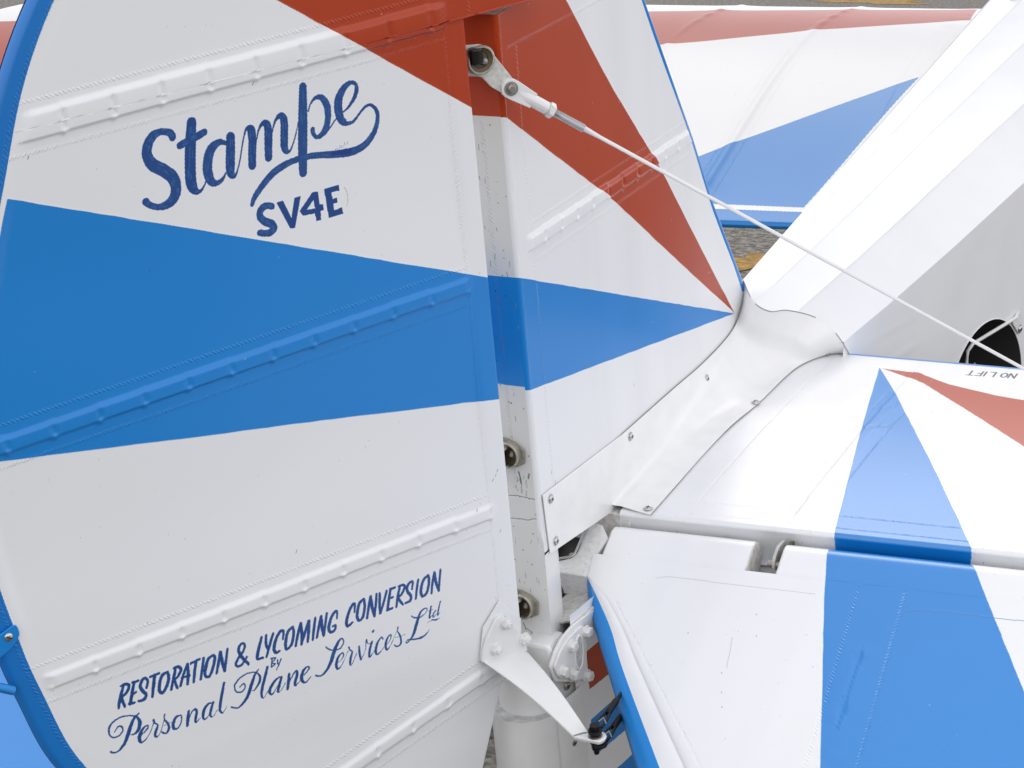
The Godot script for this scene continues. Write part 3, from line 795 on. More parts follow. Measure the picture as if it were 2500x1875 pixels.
func make_hinge(fin: Node3D, y: float, z: float, top: bool):
	var f := Transform3D(Basis(Vector3(0, 0, 1), Vector3(0, 1, 0), Vector3(-1, 0, 0)), Vector3(-0.1152, y, z - 0.006))
	if top:   # sits on the cheek plate of the bracing wire
		f = Transform3D(Basis(Vector3(0.423067, -0.674441, 0.605097), Vector3(0.546277, 0.722644, 0.423517), Vector3(-0.722907, 0.151375, 0.674159)), Vector3(-0.136000, 0.458000, 0.008000)) * Transform3D(Basis.IDENTITY, Vector3(Vector2(0.0052, 0.0041).x, Vector2(0.0052, 0.0041).y, -0.0028))
	var oct := PackedVector2Array([Vector2(-0.02, -0.0165), Vector2(0.007, -0.0165), Vector2(0.0175, -0.0105), Vector2(0.0182, 0.005), Vector2(0.0085, 0.0135), Vector2(-0.004, 0.0178), Vector2(-0.02, 0.0185)])
	var hinge := Node3D.new(); hinge.name = "hinge" if not fin.has_node("hinge") else numbered("hinge", fin); fin.add_child(hinge)
	for k in oct.size():
		oct[k] = oct[k] * 0.76
	if not top:
		part("base_plate", [[plate(rounded(oct, 0.0012), 0.0, 0.0028, f, 0.0008), mats.plate_metal]], hinge)
	else:
		hinge.set_meta("label", "upper hinge with a pale worn cheek plate")
	var r := 0.0106
	part("housing", [[turned([r, 0.0026, r, 0.0075, r - 0.0008, 0.0086, r - 0.0017, 0.0086, r - 0.0019, 0.006], f * Transform3D(Basis.from_scale(Vector3(1.0, 1.12, 1)), Vector3.ZERO), 32), mats.rim_metal]], hinge)
	part("bearing", [[turned([r - 0.0019, 0.0062, 0.0062, 0.0056, 0.0058, 0.0046, 0.0, 0.0046], f * Transform3D(Basis.from_scale(Vector3(1.0, 1.12, 1)), Vector3.ZERO), 32), mats.oily]], hinge)
	var c := f * Vector3(-0.001, 0, 0.006)
	part("pin", [[turned([0.0, 0.0, 0.003, 0.0, 0.003, 0.003, 0.0015, 0.005, 0.0, 0.005], looking(f * Vector3(0.0035, 0.0015, 0.0045), Vector3(-1, 0.1, 0.3)), 14), mats.dull_steel]], hinge)
	# eye of the rudder's half, reaching into the housing
	part("eye", [[turned([0.0, -0.006, 0.0052, -0.006, 0.0058, -0.005, 0.0058, 0.005, 0.0052, 0.006, 0.0, 0.006], Transform3D(Basis(Vector3(1, 0, 0), -PI / 2), f * Vector3(-0.0055, 0, 0.012 if not top else 0.007)), 18), mats.black_oil_and_shade]], hinge)
	for s in ([] if top else [-1.0, 1.0]):
		part("tongue", [[plate(rounded(PackedVector2Array([Vector2(-0.022, -0.0045), Vector2(0.002, -0.0045), Vector2(0.002, 0.0045), Vector2(-0.022, 0.0045)]), 0.003), -0.0012, 0.0012, f * Transform3D(Basis(Vector3(1, 0, 0), PI / 2), Vector3(0, s * 0.0085, 0.010))), mats.dull_steel]], hinge)

# ---------------------------------------------------------------- tailplane and elevators
const SWEEP := 0.065
var chord_dir := Vector3(-0.925231, -0.374607, 0.060140)
var span_dir := Vector3(0.064863, 0.000000, 0.997894)
var elevator_up := Vector3(-0.373818, 0.927184, 0.024298)

func te_x(z: float) -> float:
	return 0.0205 + SWEEP * (absf(z) - 0.035)
func le_x(z: float) -> float:
	var w := absf(z)
	return 0.4520 + 0.030 * minf(w, 0.5) - 1.1 * pow(maxf(w - 0.65, 0.0), 2)

func make_tailplane():
	canvas(0.0, 0.0, 0.49, 1.1, 1800.0, PAINT_WHITE)
	field(PackedVector2Array([Vector2(0.4026, 0.1486), Vector2(0.0365, 0.2282), Vector2(0.0066, 0.2365), Vector2(0.0172, 0.3588), Vector2(0.0424, 0.3476), Vector2(0.1920, 0.2663), Vector2(0.3562, 0.1758)]), PAINT_BLUE)
	field(PackedVector2Array([Vector2(0.4009, 0.1517), Vector2(0.3975, 0.1914), Vector2(0.3765, 0.2287), Vector2(0.3602, 0.2798), Vector2(0.3553, 0.3094), Vector2(0.2943, 0.5314), Vector2(-0.0670, 0.7892), Vector2(0.0619, 0.5725), Vector2(0.2466, 0.3383), Vector2(0.3723, 0.2040)]), PAINT_RED)
	var le := PackedVector2Array()
	for k in 12:
		le.append(Vector2(le_x(1.1 * k / 11.0) - 0.0245, 1.1 * k / 11.0))
	le.append(Vector2(0.50, 1.1)); le.append(Vector2(0.50, 0))
	fill(im, le, PAINT_BLUE)
	for z in [0.075, 0.19, 0.365, 0.56, 0.76]:
		tape(Vector2(0.02, z), Vector2(0.42, z + 0.003), 0.0165)
	tape(Vector2(0.045, 0.06), Vector2(0.11, 1.06), 0.012)
	var ring := PackedVector2Array([Vector2(0.2575, 0.1732), Vector2(0.2541, 0.1813), Vector2(0.2519, 0.1935), Vector2(0.2547, 0.1995), Vector2(0.2594, 0.2043), Vector2(0.2682, 0.2075), Vector2(0.2776, 0.2086), Vector2(0.2858, 0.2092), Vector2(0.2950, 0.2090)])
	line(rel, ring, 0.0016, Color(0.75, 0.75, 0.75))
	specks(160, Color(0.25, 0.24, 0.22), 0.00025)
	specks(40, Color(0.72, 0.7, 0.5), 0.0008)
	no_lift()
	var m := canvas_material("tailplane_paint", 0.3, 0.05, 0.85)
	for side in [1.0, -1.0]:
		var tp := Node3D.new(); tp.name = "tailplane" if side > 0 else "tailplane_001"; air.add_child(tp)
		var zs := rows_near(0.03, 1.05, [0.19, 0.365] if side > 0 else [], 0.01, 0.0012, 0.02)
		var cols := 96
		var skin := func(i: int, j: int) -> Vector3:
			var z := zs[i]; var te := te_x(z); var e := le_x(z)
			if j < 3:     # lower half of the rear face
				return Vector3(te + 0.0085 - 0.0033 * j / 3.0, lerpf(-0.038, -0.02, j / 3.0), side * z)
			if j < 5:
				return Vector3(te + 0.0052 - 0.0047 * (j - 3) / 2.0, lerpf(-0.02, -0.006, (j - 3) / 2.0), side * z)
			if j < 13:
				var a := PI / 2 * (j - 5) / 7.0
				return Vector3(te + 0.0045 - 0.0045 * cos(a), -0.0045 + 0.0045 * sin(a), side * z)
			if j < 73:
				var x := lerpf(te + 0.0045, e - 0.034, (j - 12) / 61.0)
				var h := 0.0
				for r in [0.19, 0.365]:
					h += 0.4 * rib(z - r - 0.004 * (x - 0.2), x + 0.01, 0.0052, 0.0014, 0.052)
				h *= smoothstep(te + 0.01, te + 0.03, x)
				return Vector3(x, h + 0.004 * sin(PI * clampf((x - te) / (e - te - 0.034), 0, 1)), side * z)
			var a := PI / 2 * (j - 72) / 13.0
			if j < 86:
				return Vector3(e - 0.034 + 0.034 * sin(a), -0.019 + 0.019 * cos(a), side * z)
			a = PI / 2 * (j - 85) / 10.0
			return Vector3(lerpf(e, te, 1.0 - cos(a)), -0.019 - 0.019 * sin(minf(a * 1.6, PI / 2)), side * z)
		var skin_uv := func(i: int, j: int) -> Vector2:
			var q: Vector3 = skin.call(i, j)
			return uv(q.x, absf(q.z) + (SWEEP * 0.0))
		part("fabric_skin", [[sheet(zs.size(), cols, skin, skin_uv, side > 0), m]], tp)
		for e in [zs[0], zs[zs.size() - 1]]:
			var cap := func(i: int, j: int) -> Vector3:
				var x := lerpf(te_x(e), le_x(e) - 0.01, i / 20.0)
				return Vector3(x, lerpf(-0.036, -0.003, j / 3.0), side * e)
			part("end_rib", [[sheet(21, 4, cap, null, (e > 0.5) != (side > 0)), mats.white]], tp)
		var floor_ := func(i: int, j: int) -> Vector3:
			var z := lerpf(0.03, 1.04, i / 10.0)
			return Vector3(lerpf(te_x(z) + 0.006, te_x(z) - 0.055, j / 3.0), -0.0385 - 0.022 * j / 3.0, side * z)
		part("gap_seal", [[sheet(11, 4, floor_, null, side < 0), mats.post_white]], tp)
		# screws low on the rear face, and the hinge lug at the gap in the elevator nose
		if side > 0:
			for z in [0.128, 0.134]:
				place("screw", mesh_of([turned([0.0024, 0.0, 0.0024, 0.0006, 0.0017, 0.0007, 0.0014, 0.0004, 0.0, 0.0004], Transform3D.IDENTITY, 14)], mats.post_white), null, tp, looking(Vector3(te_x(z) - 0.0001, -0.017, z), Vector3(-1, 0, 0)))
			var gz := 0.186
			part("hinge_lug", [[plate(rounded(PackedVector2Array([Vector2(0.0, -0.034), Vector2(0.0, -0.008), Vector2(-0.022, -0.008), Vector2(-0.034, -0.016), Vector2(-0.034, -0.026)]), 0.004), -0.0015, 0.0015, Transform3D(Basis.IDENTITY, Vector3(te_x(gz), -0.001, gz + 0.006))), mats.brass_dirty]], tp, "greenish hinge lug in the gap of the elevator nose")
			part("hinge_lug", [[plate(rounded(PackedVector2Array([Vector2(0.0, -0.034), Vector2(0.0, -0.008), Vector2(-0.018, -0.008), Vector2(-0.030, -0.016), Vector2(-0.030, -0.026)]), 0.004), -0.0015, 0.0015, Transform3D(Basis.IDENTITY, Vector3(te_x(gz), -0.001, gz - 0.002))), mats.worn_metal]], tp)
			part("hinge_pin", [[cylinder(Vector3(te_x(gz) - 0.026, -0.022, gz - 0.008), Vector3(te_x(gz) - 0.026, -0.022, gz + 0.010), 0.003), mats.dull_steel]], tp)

# block capitals NO LIFT, painted to be read from the nose
func no_lift():
	var glyphs := {"N": [0, 0, 0, 1, 0.6, 0, 0.6, 1], "O": [0.3, 0, 0.02, 0.25, 0.02, 0.75, 0.3, 1, 0.58, 0.75, 0.58, 0.25, 0.3, 0], "L": [0, 1, 0, 0, 0.5, 0], "I": [0.15, 0, 0.15, 1], "F": [0, 0, 0, 1, 0.52, 1], "T": [0.3, 0, 0.3, 1], "bar": [0, 1, 0.6, 1], "dash": [0, 0.5, 0.4, 0.5]}
	var a := Vector2(0.4223, 0.2845); var b := Vector2(0.4187, 0.2381)
	var run := (b - a) / 4.6
	var up := Vector2(-0.0125, 0.0)
	var at := 0.0
	for ch in [["N"], ["O"], [], ["L"], ["I"], ["F", "dash"], ["T", "bar"]]:
		for g in ch:
			var v: Array = glyphs[g]
			var p := PackedVector2Array()
			for k in range(0, v.size(), 2):
				p.append(a + run * (at + v[k]) + up * v[k + 1])
			line(im, p, 0.0017, Color(0.2, 0.21, 0.22))
		at += 0.8 if ch.size() and ch[0] != "I" else 0.45

func ep(s: float, w: float, out: float, side := 1.0) -> Vector3:
	var q := Vector3(0.000500, -0.024000, 0.000000) + chord_dir * s + span_dir * w + elevator_up * out
	return Vector3(q.x, q.y, q.z * side)

func inboard(s: float) -> float:
	return along(PackedVector2Array([Vector2(-0.02, Vector2(0.0220, 0.0343).y), Vector2(Vector2(0.0247, 0.0232).x, Vector2(0.0247, 0.0232).y), Vector2(Vector2(0.0522, 0.0261).x, Vector2(0.0522, 0.0261).y), Vector2(Vector2(0.0753, 0.0515).x, Vector2(0.0753, 0.0515).y), Vector2(Vector2(0.1470, 0.1047).x, Vector2(0.1470, 0.1047).y), Vector2(Vector2(0.2373, 0.1709).x, Vector2(0.2373, 0.1709).y), Vector2(Vector2(0.3412, 0.2471).x, Vector2(0.3412, 0.2471).y)]), s)

func etop(s: float) -> float:
	return 0.016 - 0.011 * s / 0.455

func make_elevators():
	canvas(-0.03, 0.0, 0.47, 1.1, 1850.0, PAINT_WHITE)
	field(PackedVector2Array([Vector2(-0.0215, 0.2287), Vector2(-0.0044, 0.2296), Vector2(0.0458, 0.2392), Vector2(0.2184, 0.2782), Vector2(0.3194, 0.3013), Vector2(0.3159, 0.5262), Vector2(0.1160, 0.4204), Vector2(0.0260, 0.3726), Vector2(-0.0065, 0.3557), Vector2(-0.0218, 0.3456)]), PAINT_BLUE)
	for p in [[Vector2(0.03, 0.285), Vector2(0.44, 0.285)], [Vector2(0.03, 0.47), Vector2(0.44, 0.47)], [Vector2(0.03, 0.66), Vector2(0.44, 0.66)]]:
		tape(p[0], p[1], 0.021)
	tape(Vector2(0.085, 0.05), Vector2(0.26, 0.188), 0.014)
	# hairline cracks in the paint at the nose ribs
	line(im, PackedVector2Array([Vector2(0.0454, 0.0881), Vector2(0.0425, 0.0971), Vector2(0.0420, 0.1225), Vector2(0.0430, 0.1480), Vector2(0.0429, 0.1813), Vector2(0.0425, 0.2303)]), 0.0004, Color(0.72, 0.72, 0.71))
	line(rel, PackedVector2Array([Vector2(0.0454, 0.0881), Vector2(0.0425, 0.0971), Vector2(0.0420, 0.1225), Vector2(0.0430, 0.1480), Vector2(0.0429, 0.1813), Vector2(0.0425, 0.2303)]), 0.0007, Color(0.1, 0.1, 0.1))
	line(im, PackedVector2Array([Vector2(0.0506, 0.3098), Vector2(0.0469, 0.3208), Vector2(0.0452, 0.3418), Vector2(0.0457, 0.3650), Vector2(0.0458, 0.3841), Vector2(0.0457, 0.4075)]), 0.0005, Color(0.3, 0.42, 0.6))
	line(rel, PackedVector2Array([Vector2(0.0506, 0.3098), Vector2(0.0469, 0.3208), Vector2(0.0452, 0.3418), Vector2(0.0457, 0.3650), Vector2(0.0458, 0.3841), Vector2(0.0457, 0.4075)]), 0.0008, Color(0.1, 0.1, 0.1))
	line(im, PackedVector2Array([Vector2(0.0986, 0.1719), Vector2(0.1119, 0.1740), Vector2(0.1243, 0.1750), Vector2(0.1306, 0.1760)]), 0.0006, Color(0.72, 0.72, 0.71))
	for q in PackedVector2Array([Vector2(0.0995, 0.1331), Vector2(0.1360, 0.1731), Vector2(0.1553, 0.1786), Vector2(0.1701, 0.1828), Vector2(0.0940, 0.1918), Vector2(0.0718, 0.1862), Vector2(0.1440, 0.2791)]):
		dab(im, (q.x - ox) * sc, (q.y - oy) * sc, 1.0, Color(0.2, 0.2, 0.2))
	specks(200, Color(0.3, 0.29, 0.27), 0.00022)
	specks(80, Color(0.78, 0.76, 0.7), 0.0006)
	var m := canvas_material("elevator_paint", 0.3, 0.06, 0.8)
	canvas(-0.03, 0.0, 0.47, 1.1, 700.0, PAINT_WHITE)
	fill(im, PackedVector2Array([Vector2(-0.03, 0.23), Vector2(-0.03, 0.36), Vector2(0.47, 0.58), Vector2(0.47, 0.24)]), PAINT_BLUE)
	var port := canvas_material("port_elevator_paint", 0.3, 0.06, 0.8)
	var star := m
	for side in [1.0, -1.0]:
		m = star if side > 0 else port
		var el := Node3D.new(); el.name = "elevator" if side > 0 else "elevator_001"; air.add_child(el)
		var zs := rows_near(0.0, 1.0, [0.21] if side > 0 else [], 0.012, 0.0013, 0.03)
		var skin := func(i: int, j: int) -> Vector3:
			var s := lerpf(0.026, 0.455, j / 84.0)
			var z0 := inboard(s)
			var w := lerpf(z0, 1.05, zs[i])
			# one sunken lacing line along the rib
			var d := w - 0.282 + 0.02 * (s - 0.1)
			var h := 0.0
			if absf(d) < 0.03 and side > 0:
				var k := fposmod(s, 0.052); k = minf(k, 0.052 - k)
				h = (-0.0007 - 0.0005 * exp(-k * k / 0.00004)) * exp(-d * d / (0.0000025 + 0.000012 * exp(-k * k / 0.00003))) + 0.0008 * exp(-d * d / 0.0002)
				h *= smoothstep(0.085, 0.10, s)
			return ep(s, w, etop(s) + h, side)
		var skin_uv := func(i: int, j: int) -> Vector2:
			var s := lerpf(0.026, 0.455, j / 84.0)
			return uv(s, lerpf(inboard(s), 1.05, zs[i]))
		part("fabric_skin", [[sheet(zs.size(), 85, skin, skin_uv, side < 0), m]], el)
		var under := func(i: int, j: int) -> Vector3:
			var s := lerpf(0.026, 0.455, j / 10.0)
			return ep(s, lerpf(inboard(s), 1.05, i / 30.0), -etop(s), side)
		part("lower_skin", [[sheet(31, 11, under, null, side > 0), mats.white]], el)
		# rounded nose, cut away at the hinge
		for seg in ([[Vector2(0.0001, 0.0325).y, Vector2(-0.0015, 0.1634).y], [Vector2(-0.0029, 0.1923).y, 1.05]] if side > 0 else [[0.034, 1.05]]):
			var n := 30
			var nose := func(i: int, j: int) -> Vector3:
				var w := lerpf(seg[0], seg[1], float(i) / n)
				if j < 19:
					var a := lerpf(-PI / 2, PI / 2, j / 18.0)
					return ep(-0.016 * cos(a), w, 0.016 * sin(a), side)
				return ep(lerpf(0.0, 0.0262, (j - 18) / 6.0), w, etop(lerpf(0.0, 0.0262, (j - 18) / 6.0)), side)
			var nose_uv := func(i: int, j: int) -> Vector2:
				return uv(-0.016 * cos(lerpf(-PI / 2, PI / 2, j / 18.0)) if j < 19 else lerpf(0.0, 0.0262, (j - 18) / 6.0), lerpf(seg[0], seg[1], float(i) / n))
			part("nose", [[sheet(n + 1, 25, nose, nose_uv, side < 0), m]], el)
			for e in 2:
				var w: float = seg[e]
				var poly := PackedVector2Array()
				for j in 15:
					var a := lerpf(-PI / 2, PI / 2, j / 14.0)
					poly.append(Vector2(-0.0158 * cos(a), 0.0158 * sin(a)))
				poly.append(Vector2(0.026, 0.0151)); poly.append(Vector2(0.026, -0.0151))
				var o := ep(0, w, 0, side)
				part("nose_rib", [[plate(poly, -0.0012, 0.0012, Transform3D(Basis(chord_dir * Vector3(1, 1, side), elevator_up * Vector3(1, 1, side), chord_dir.cross(elevator_up) * Vector3(side, side, 1)), o), 0.0003), mats.worn_white]], el)
		var web := func(i: int, j: int) -> Vector3:
			return ep(0.0262, lerpf(0.036, 1.05, i / 20.0), lerpf(-0.0152, 0.0150, j / 3.0), side)
		part("spar_web", [[sheet(21, 4, web, null, side > 0), mats.worn_white]], el)
		# inboard edge: a white bevel, then a blue rounded edge
		var e0: Array = [Vector3(-0.0521, -0.0287, 0.0296), Vector3(-0.0718, -0.0374, 0.0563), Vector3(-0.0991, -0.0491, 0.0836), Vector3(-0.1347, -0.0642, 0.1138), Vector3(-0.2139, -0.0981, 0.1852), Vector3(-0.3051, -0.1370, 0.2675)]
		var e1: Array = [Vector3(-0.0503, -0.0312, 0.0281), Vector3(-0.0702, -0.0397, 0.0470), Vector3(-0.0982, -0.0516, 0.0716), Vector3(-0.1347, -0.0670, 0.0982), Vector3(-0.2156, -0.1014, 0.1642), Vector3(-0.3089, -0.1410, 0.2403)]
		var e2: Array = [Vector3(-0.0470, -0.0406, 0.0259), Vector3(-0.0634, -0.0475, 0.0347), Vector3(-0.0914, -0.0592, 0.0530), Vector3(-0.1273, -0.0744, 0.0796), Vector3(-0.2103, -0.1094, 0.1405), Vector3(-0.3059, -0.1498, 0.2115)]
		var mid_of := func(e: Array, u: float) -> Vector3:
			var k := mini(int(u), 4)
			var q: Vector3 = e[k].cubic_interpolate(e[k + 1], e[maxi(k - 1, 0)], e[mini(k + 2, 5)], u - k)
			return Vector3(q.x, q.y, q.z * side)
		for k in 2:
			var edge := func(i: int, j: int) -> Vector3:
				var u := 5.0 * i / 60.0
				var a: Vector3 = mid_of.call(e0, u); var b: Vector3 = mid_of.call(e1, u); var c: Vector3 = mid_of.call(e2, u)
				if k == 0:
					return a.lerp(b, j / 6.0) + elevator_up * 0.0012 * sin(PI * j / 6.0) * minf(u, 1.0)
				if j < 7:
					return b.lerp(c, j / 6.0) + elevator_up * 0.0035 * sin(PI * j / 6.0) * minf(u, 1.0)
				return c + (Vector3(0, -0.010, 0.012 * side) if j == 7 else Vector3(0, -0.014, 0.035 * side))
			part("inboard_edge" if k == 0 else "inboard_trim", [[sheet(61, 7 if k == 0 else 9, edge, null, side > 0), mats.white if k == 0 else mats.blue_trim]], el, "" if k == 0 else "blue painted edge of the elevator beside the rudder cutout")
	# box at the inner end of the torque tube, with a pocket for the hinge bolt
	var box := PackedVector2Array([Vector2(-0.0031, 0.0065), Vector2(-0.0101, 0.0123), Vector2(-0.0094, 0.0196), Vector2(0.0059, 0.0308), Vector2(0.0265, 0.0260), Vector2(0.0522, 0.0261), Vector2(0.0507, -0.0048), Vector2(0.0394, -0.0105), Vector2(0.0336, 0.0036), Vector2(0.0259, 0.0072)])
	var bf := Transform3D(Basis(chord_dir, span_dir, elevator_up), ep(0, 0, 0))
	var tube_box := Node3D.new(); tube_box.name = "torque_box"; air.add_child(tube_box)
	part("casing", [[plate(rounded(box, 0.0012), -0.0165, 0.0145, bf, 0.0012), mats.box_white]], tube_box)
	var rim := func(q: Vector2) -> Vector3: return bf * Vector3(q.x, q.y, 0.0155)
	part("pocket_shade", [[plate(PackedVector2Array([Vector2(-0.02, -0.03), Vector2(0.05, -0.03), Vector2(0.05, 0.03), Vector2(-0.02, 0.03)]), -0.019, -0.0172, bf), mats.black_oil_and_shade]], tube_box)  # near-black plate stands in for the shade beyond the open pocket
	part("pocket_rim", [[tube([rim.call(Vector2(-0.0031, 0.0065)), rim.call(Vector2(0.0120, 0.0066)), rim.call(Vector2(0.0249, 0.0064)), rim.call(Vector2(0.0299, 0.0059)), rim.call(Vector2(0.0331, 0.0030)), rim.call(Vector2(0.0384, -0.0108))], 0.0011, 8), mats.steel]], tube_box)
	place("bolt", nut_mesh(0.0052, 0.012, 0.004, mats.cream_metal), null, tube_box, bf * Transform3D(Basis(Vector3(0, 1, 0), -0.35), Vector3(Vector2(0.0311, 0.0014).x, Vector2(0.0311, 0.0014).y, -0.004)))
	for q in PackedVector2Array([Vector2(-0.0049, 0.0153), Vector2(0.0123, 0.0165), Vector2(0.0211, 0.0172), Vector2(0.0379, 0.0192), Vector2(0.0472, 0.0196), Vector2(0.0462, 0.0034)]):
		place("rivet", mesh_of([turned([0.0011, 0.0, 0.0011, 0.0004, 0.0, 0.0006], Transform3D.IDENTITY, 10)], mats.worn_white), null, tube_box, bf * Transform3D(Basis.IDENTITY, Vector3(q.x, q.y, 0.0145)))
	# spar stub that shows in the gap behind the fairing
	part("spar_end", [[plate(PackedVector2Array([Vector2(-0.03, -0.04), Vector2(0.04, -0.04), Vector2(0.04, -0.0035), Vector2(-0.03, -0.0035)]), 0.0, 0.03, Transform3D(Basis(Vector3(0, 0, 1), Vector3(0, 1, 0), Vector3(-1, 0, 0)), Vector3(0.052, 0, 0)), 0.001), mats.worn_white]], tube_box)

# ---------------------------------------------------------------- root fairing
func tail_top(x: float, z: float) -> float:
	var e := le_x(z) - 0.034
	return 0.004 * sin(PI * clampf((x - te_x(z)) / (e - te_x(z)), 0, 1)) if x < e else -0.019 + 0.019 * sqrt(maxf(0.0, 1.0 - pow((x - e) / 0.034, 2.0)))

func make_fairing():
	var top2 := PackedVector2Array([Vector2(0.0176, 0.0595), Vector2(0.1738, 0.0510), Vector2(0.2725, 0.0449), Vector2(0.3500, 0.0471), Vector2(0.3825, 0.0626)])
	var bot2 := PackedVector2Array([Vector2(0.0198, 0.0609), Vector2(0.1931, 0.0607), Vector2(0.2758, 0.0668), Vector2(0.3752, 0.0692), Vector2(0.4215, 0.0877)])
	var w := [3.2, 2.2, 1.0, 0.3, 0.0]
	var lift := 0.0018
	var keys := []
	for k in 5:
		var t := Vector3(top2[k].x, top2[k].y, fz(top2[k].x) + lift); var b := Vector3(bot2[k].x, tail_top(bot2[k].x, bot2[k].y) + 0.0016, bot2[k].y)
		var c := Vector3((t.x + b.x) * 0.5, lift + 0.001, fz(top2[k].x) + lift)
		if k == 4:
			pass
		if k == 0:   # flat on the fin, a crease, flat on the tailplane
			t.z -= 0.0005
			var c0 := Vector3(Vector2(0.0277, -0.0041).x, lift, fz(0.02) + lift - 0.0005)
			keys.append([t, t.lerp(c0, 0.4), t.lerp(c0, 0.8), c0 + Vector3(0, 0.0006, 0), c0.lerp(b, 0.25) + Vector3(0, 0.0008, 0), c0.lerp(b, 0.6), b])
			continue
		var row := []
		for j in 7:
			var s := j / 6.0
			var n0 := (1 - s) * (1 - s); var n1: float = 2 * s * (1 - s) * w[k]; var n2 := s * s
			row.append((t * n0 + c * n1 + b * n2) / (n0 + n1 + n2))
		keys.append(row)
	# front lip, lying on the top of the fuselage
	var lip := []
	for q in [Vector3(0.400, 0.082, 0.006), Vector3(0.367, 0.073, 0.029), Vector3(0.365, 0.065, 0.047), Vector3(0.382, 0.061, 0.060), Vector3(0.408, 0.045, 0.080), Vector3(0.4145, 0.027, 0.0985)]:
		lip.append(q + Vector3(0, 0.0018, 0.0004))
	lip.append(Vector3(0.4300, tail_top(0.43, 0.107) + 0.0016, 0.1075))
	for j in range(1, 6):
		keys[4][j] = (keys[3][j] as Vector3).lerp(lip[j], 0.5) + Vector3(0.0, 0.004, 0.001)
	keys.append(lip)
	var rows := 61; var cols := 43
	var at := func(i: int, j: int) -> Vector3:
		var u := i / float(rows - 1) * (keys.size() - 1); var k := mini(int(u), keys.size() - 2); var fu := u - k
		var v := j / float(cols - 1) * 6.0; var l := mini(int(v), 5); var fv := v - l
		var col := []
		for d in range(-1, 3):
			var r: Array = keys[clampi(k + d, 0, keys.size() - 1)]
			var a: Vector3 = r[maxi(l - 1, 0)]; var b: Vector3 = r[l]; var c: Vector3 = r[l + 1]; var e: Vector3 = r[mini(l + 2, 6)]
			col.append(b.cubic_interpolate(c, a, e, fv))
		var q: Vector3 = col[1].cubic_interpolate(col[2], col[0], col[3], fu)
		# slight dents of hand-beaten sheet
		return q + Vector3(0, 0.0002, 0.0002) * sin(q.x * 47.0 + 1.0) * sin(q.z * 60.0 + q.y * 45.0)
	var fairing := Node3D.new(); fairing.name = "root_fairing"; air.add_child(fairing)
	var skin := sheet(rows, cols, at, null, false)
	var thick := func(i: int, j: int, side: int) -> Vector3:
		# the cut edge of the sheet, about a millimetre
		var q: Vector3
		var inn: Vector3
		match side:
			0: q = at.call(i, 0); inn = Vector3(0, 0, -1)
			1: q = at.call(i, cols - 1); inn = Vector3(0, -1, 0)
			2: q = at.call(rows - 1, i); inn = Vector3(-0.5, -0.8, -0.3)
			_: q = at.call(0, i); inn = Vector3(0.2, -0.8, -0.5)
		return q + inn * 0.0011 * j
	var tail := plate(PackedVector2Array([Vector2(-0.1105, 0.0756), Vector2(-0.1063, 0.0180), Vector2(0.0266, -0.0045), Vector2(0.0552, -0.0038), Vector2(0.0657, 0.0568)]), 0.0, 0.0011, Transform3D(Basis(Vector3(1, 0, -0.02667).normalized(), Vector3(0, 1, 0), Vector3(0.02667, 0, 1).normalized()), Vector3(0, 0, 0.022 - 0.02667 * 0.115 + lift - 0.0011)), 0.0004)
	part("sheet", [[skin, mats.fairing_white], [sheet(rows, 2, thick.bind(0), null, true), mats.edge], [sheet(rows, 2, thick.bind(1), null, false), mats.edge], [sheet(cols, 2, thick.bind(2), null, false), mats.edge], [tail, mats.fairing_white]], fairing)
	# port half
	var mirror := func(i: int, j: int) -> Vector3:
		var q: Vector3 = at.call(i, j)
		return Vector3(q.x, q.y, -q.z)
	part("sheet", [[sheet(rows, cols, mirror, null, true), mats.white_metal]], fairing)
	# old sealant peeping out beneath the lip
	part("sealant", [[plate(rounded(PackedVector2Array([Vector2(-0.011, -0.001), Vector2(-0.004, 0.0028), Vector2(0.006, 0.0026), Vector2(0.013, 0.0005), Vector2(0.008, -0.004), Vector2(-0.004, -0.004)]), 0.001), -0.0006, 0.0006, looking(Vector3(0.4029, 0.0530, 0.0420) + Vector3(0.001, 0.0, 0.0), Vector3(-0.25, 0.9, 0.35)), 0.0003), mats.sealant]], fairing, "strip of pinkish sealant under the front lip of the fairing")
	# screws
	var screw := screw_mesh(0.0034, mats.steel, mats.dark)
	for q in PackedVector2Array([Vector2(0.2687, 0.0281), Vector2(0.0785, 0.0479), Vector2(-0.0972, 0.0660), Vector2(-0.0944, 0.0246)]):
		place("screw", screw, null, fairing, Transform3D(Basis(Vector3(0, 0, 1), rng.randf() * 3), Vector3(q.x, q.y, fz(q.x) + lift + (0.0005 if q.x < 0.1 else 0.0022))))
	for q in PackedVector2Array([Vector2(0.0288, 0.0547), Vector2(0.2739, 0.0642), Vector2(0.4211, 0.0858)]):
		place("screw", screw, null, fairing, looking(Vector3(q.x, tail_top(q.x, q.y) + 0.0024, q.y), Vector3(0, 1, 0)))

# ---------------------------------------------------------------- fuselage
func half_w(x: float) -> float:      # starboard side; the body runs a little askew of the tail surfaces
	return 0.1 + 0.125 * minf(x - 0.405, 0.0) + 0.208 * clampf(x - 0.405, 0.0, 0.414) + 0.162 * clampf(x - 0.819, 0.0, 1.0) + 0.085 * maxf(x - 1.819, 0.0)
func port_w(x: float) -> float:
	return -0.0430 + 0.007 * minf(x, 1.8) + 0.085 * maxf(x - 1.8, 0.0)
func top_y(x: float) -> float:
	return along(PackedVector2Array([Vector2(0.3, 0.003), Vector2(0.417, 0.0155), Vector2(0.524, 0.0265), Vector2(0.654, 0.0435), Vector2(0.819, 0.068), Vector2(2.2, 0.184)]), minf(x, 2.2))
func low_y(x: float) -> float:
	return -0.30 - 0.10 * minf(x, 2.2)

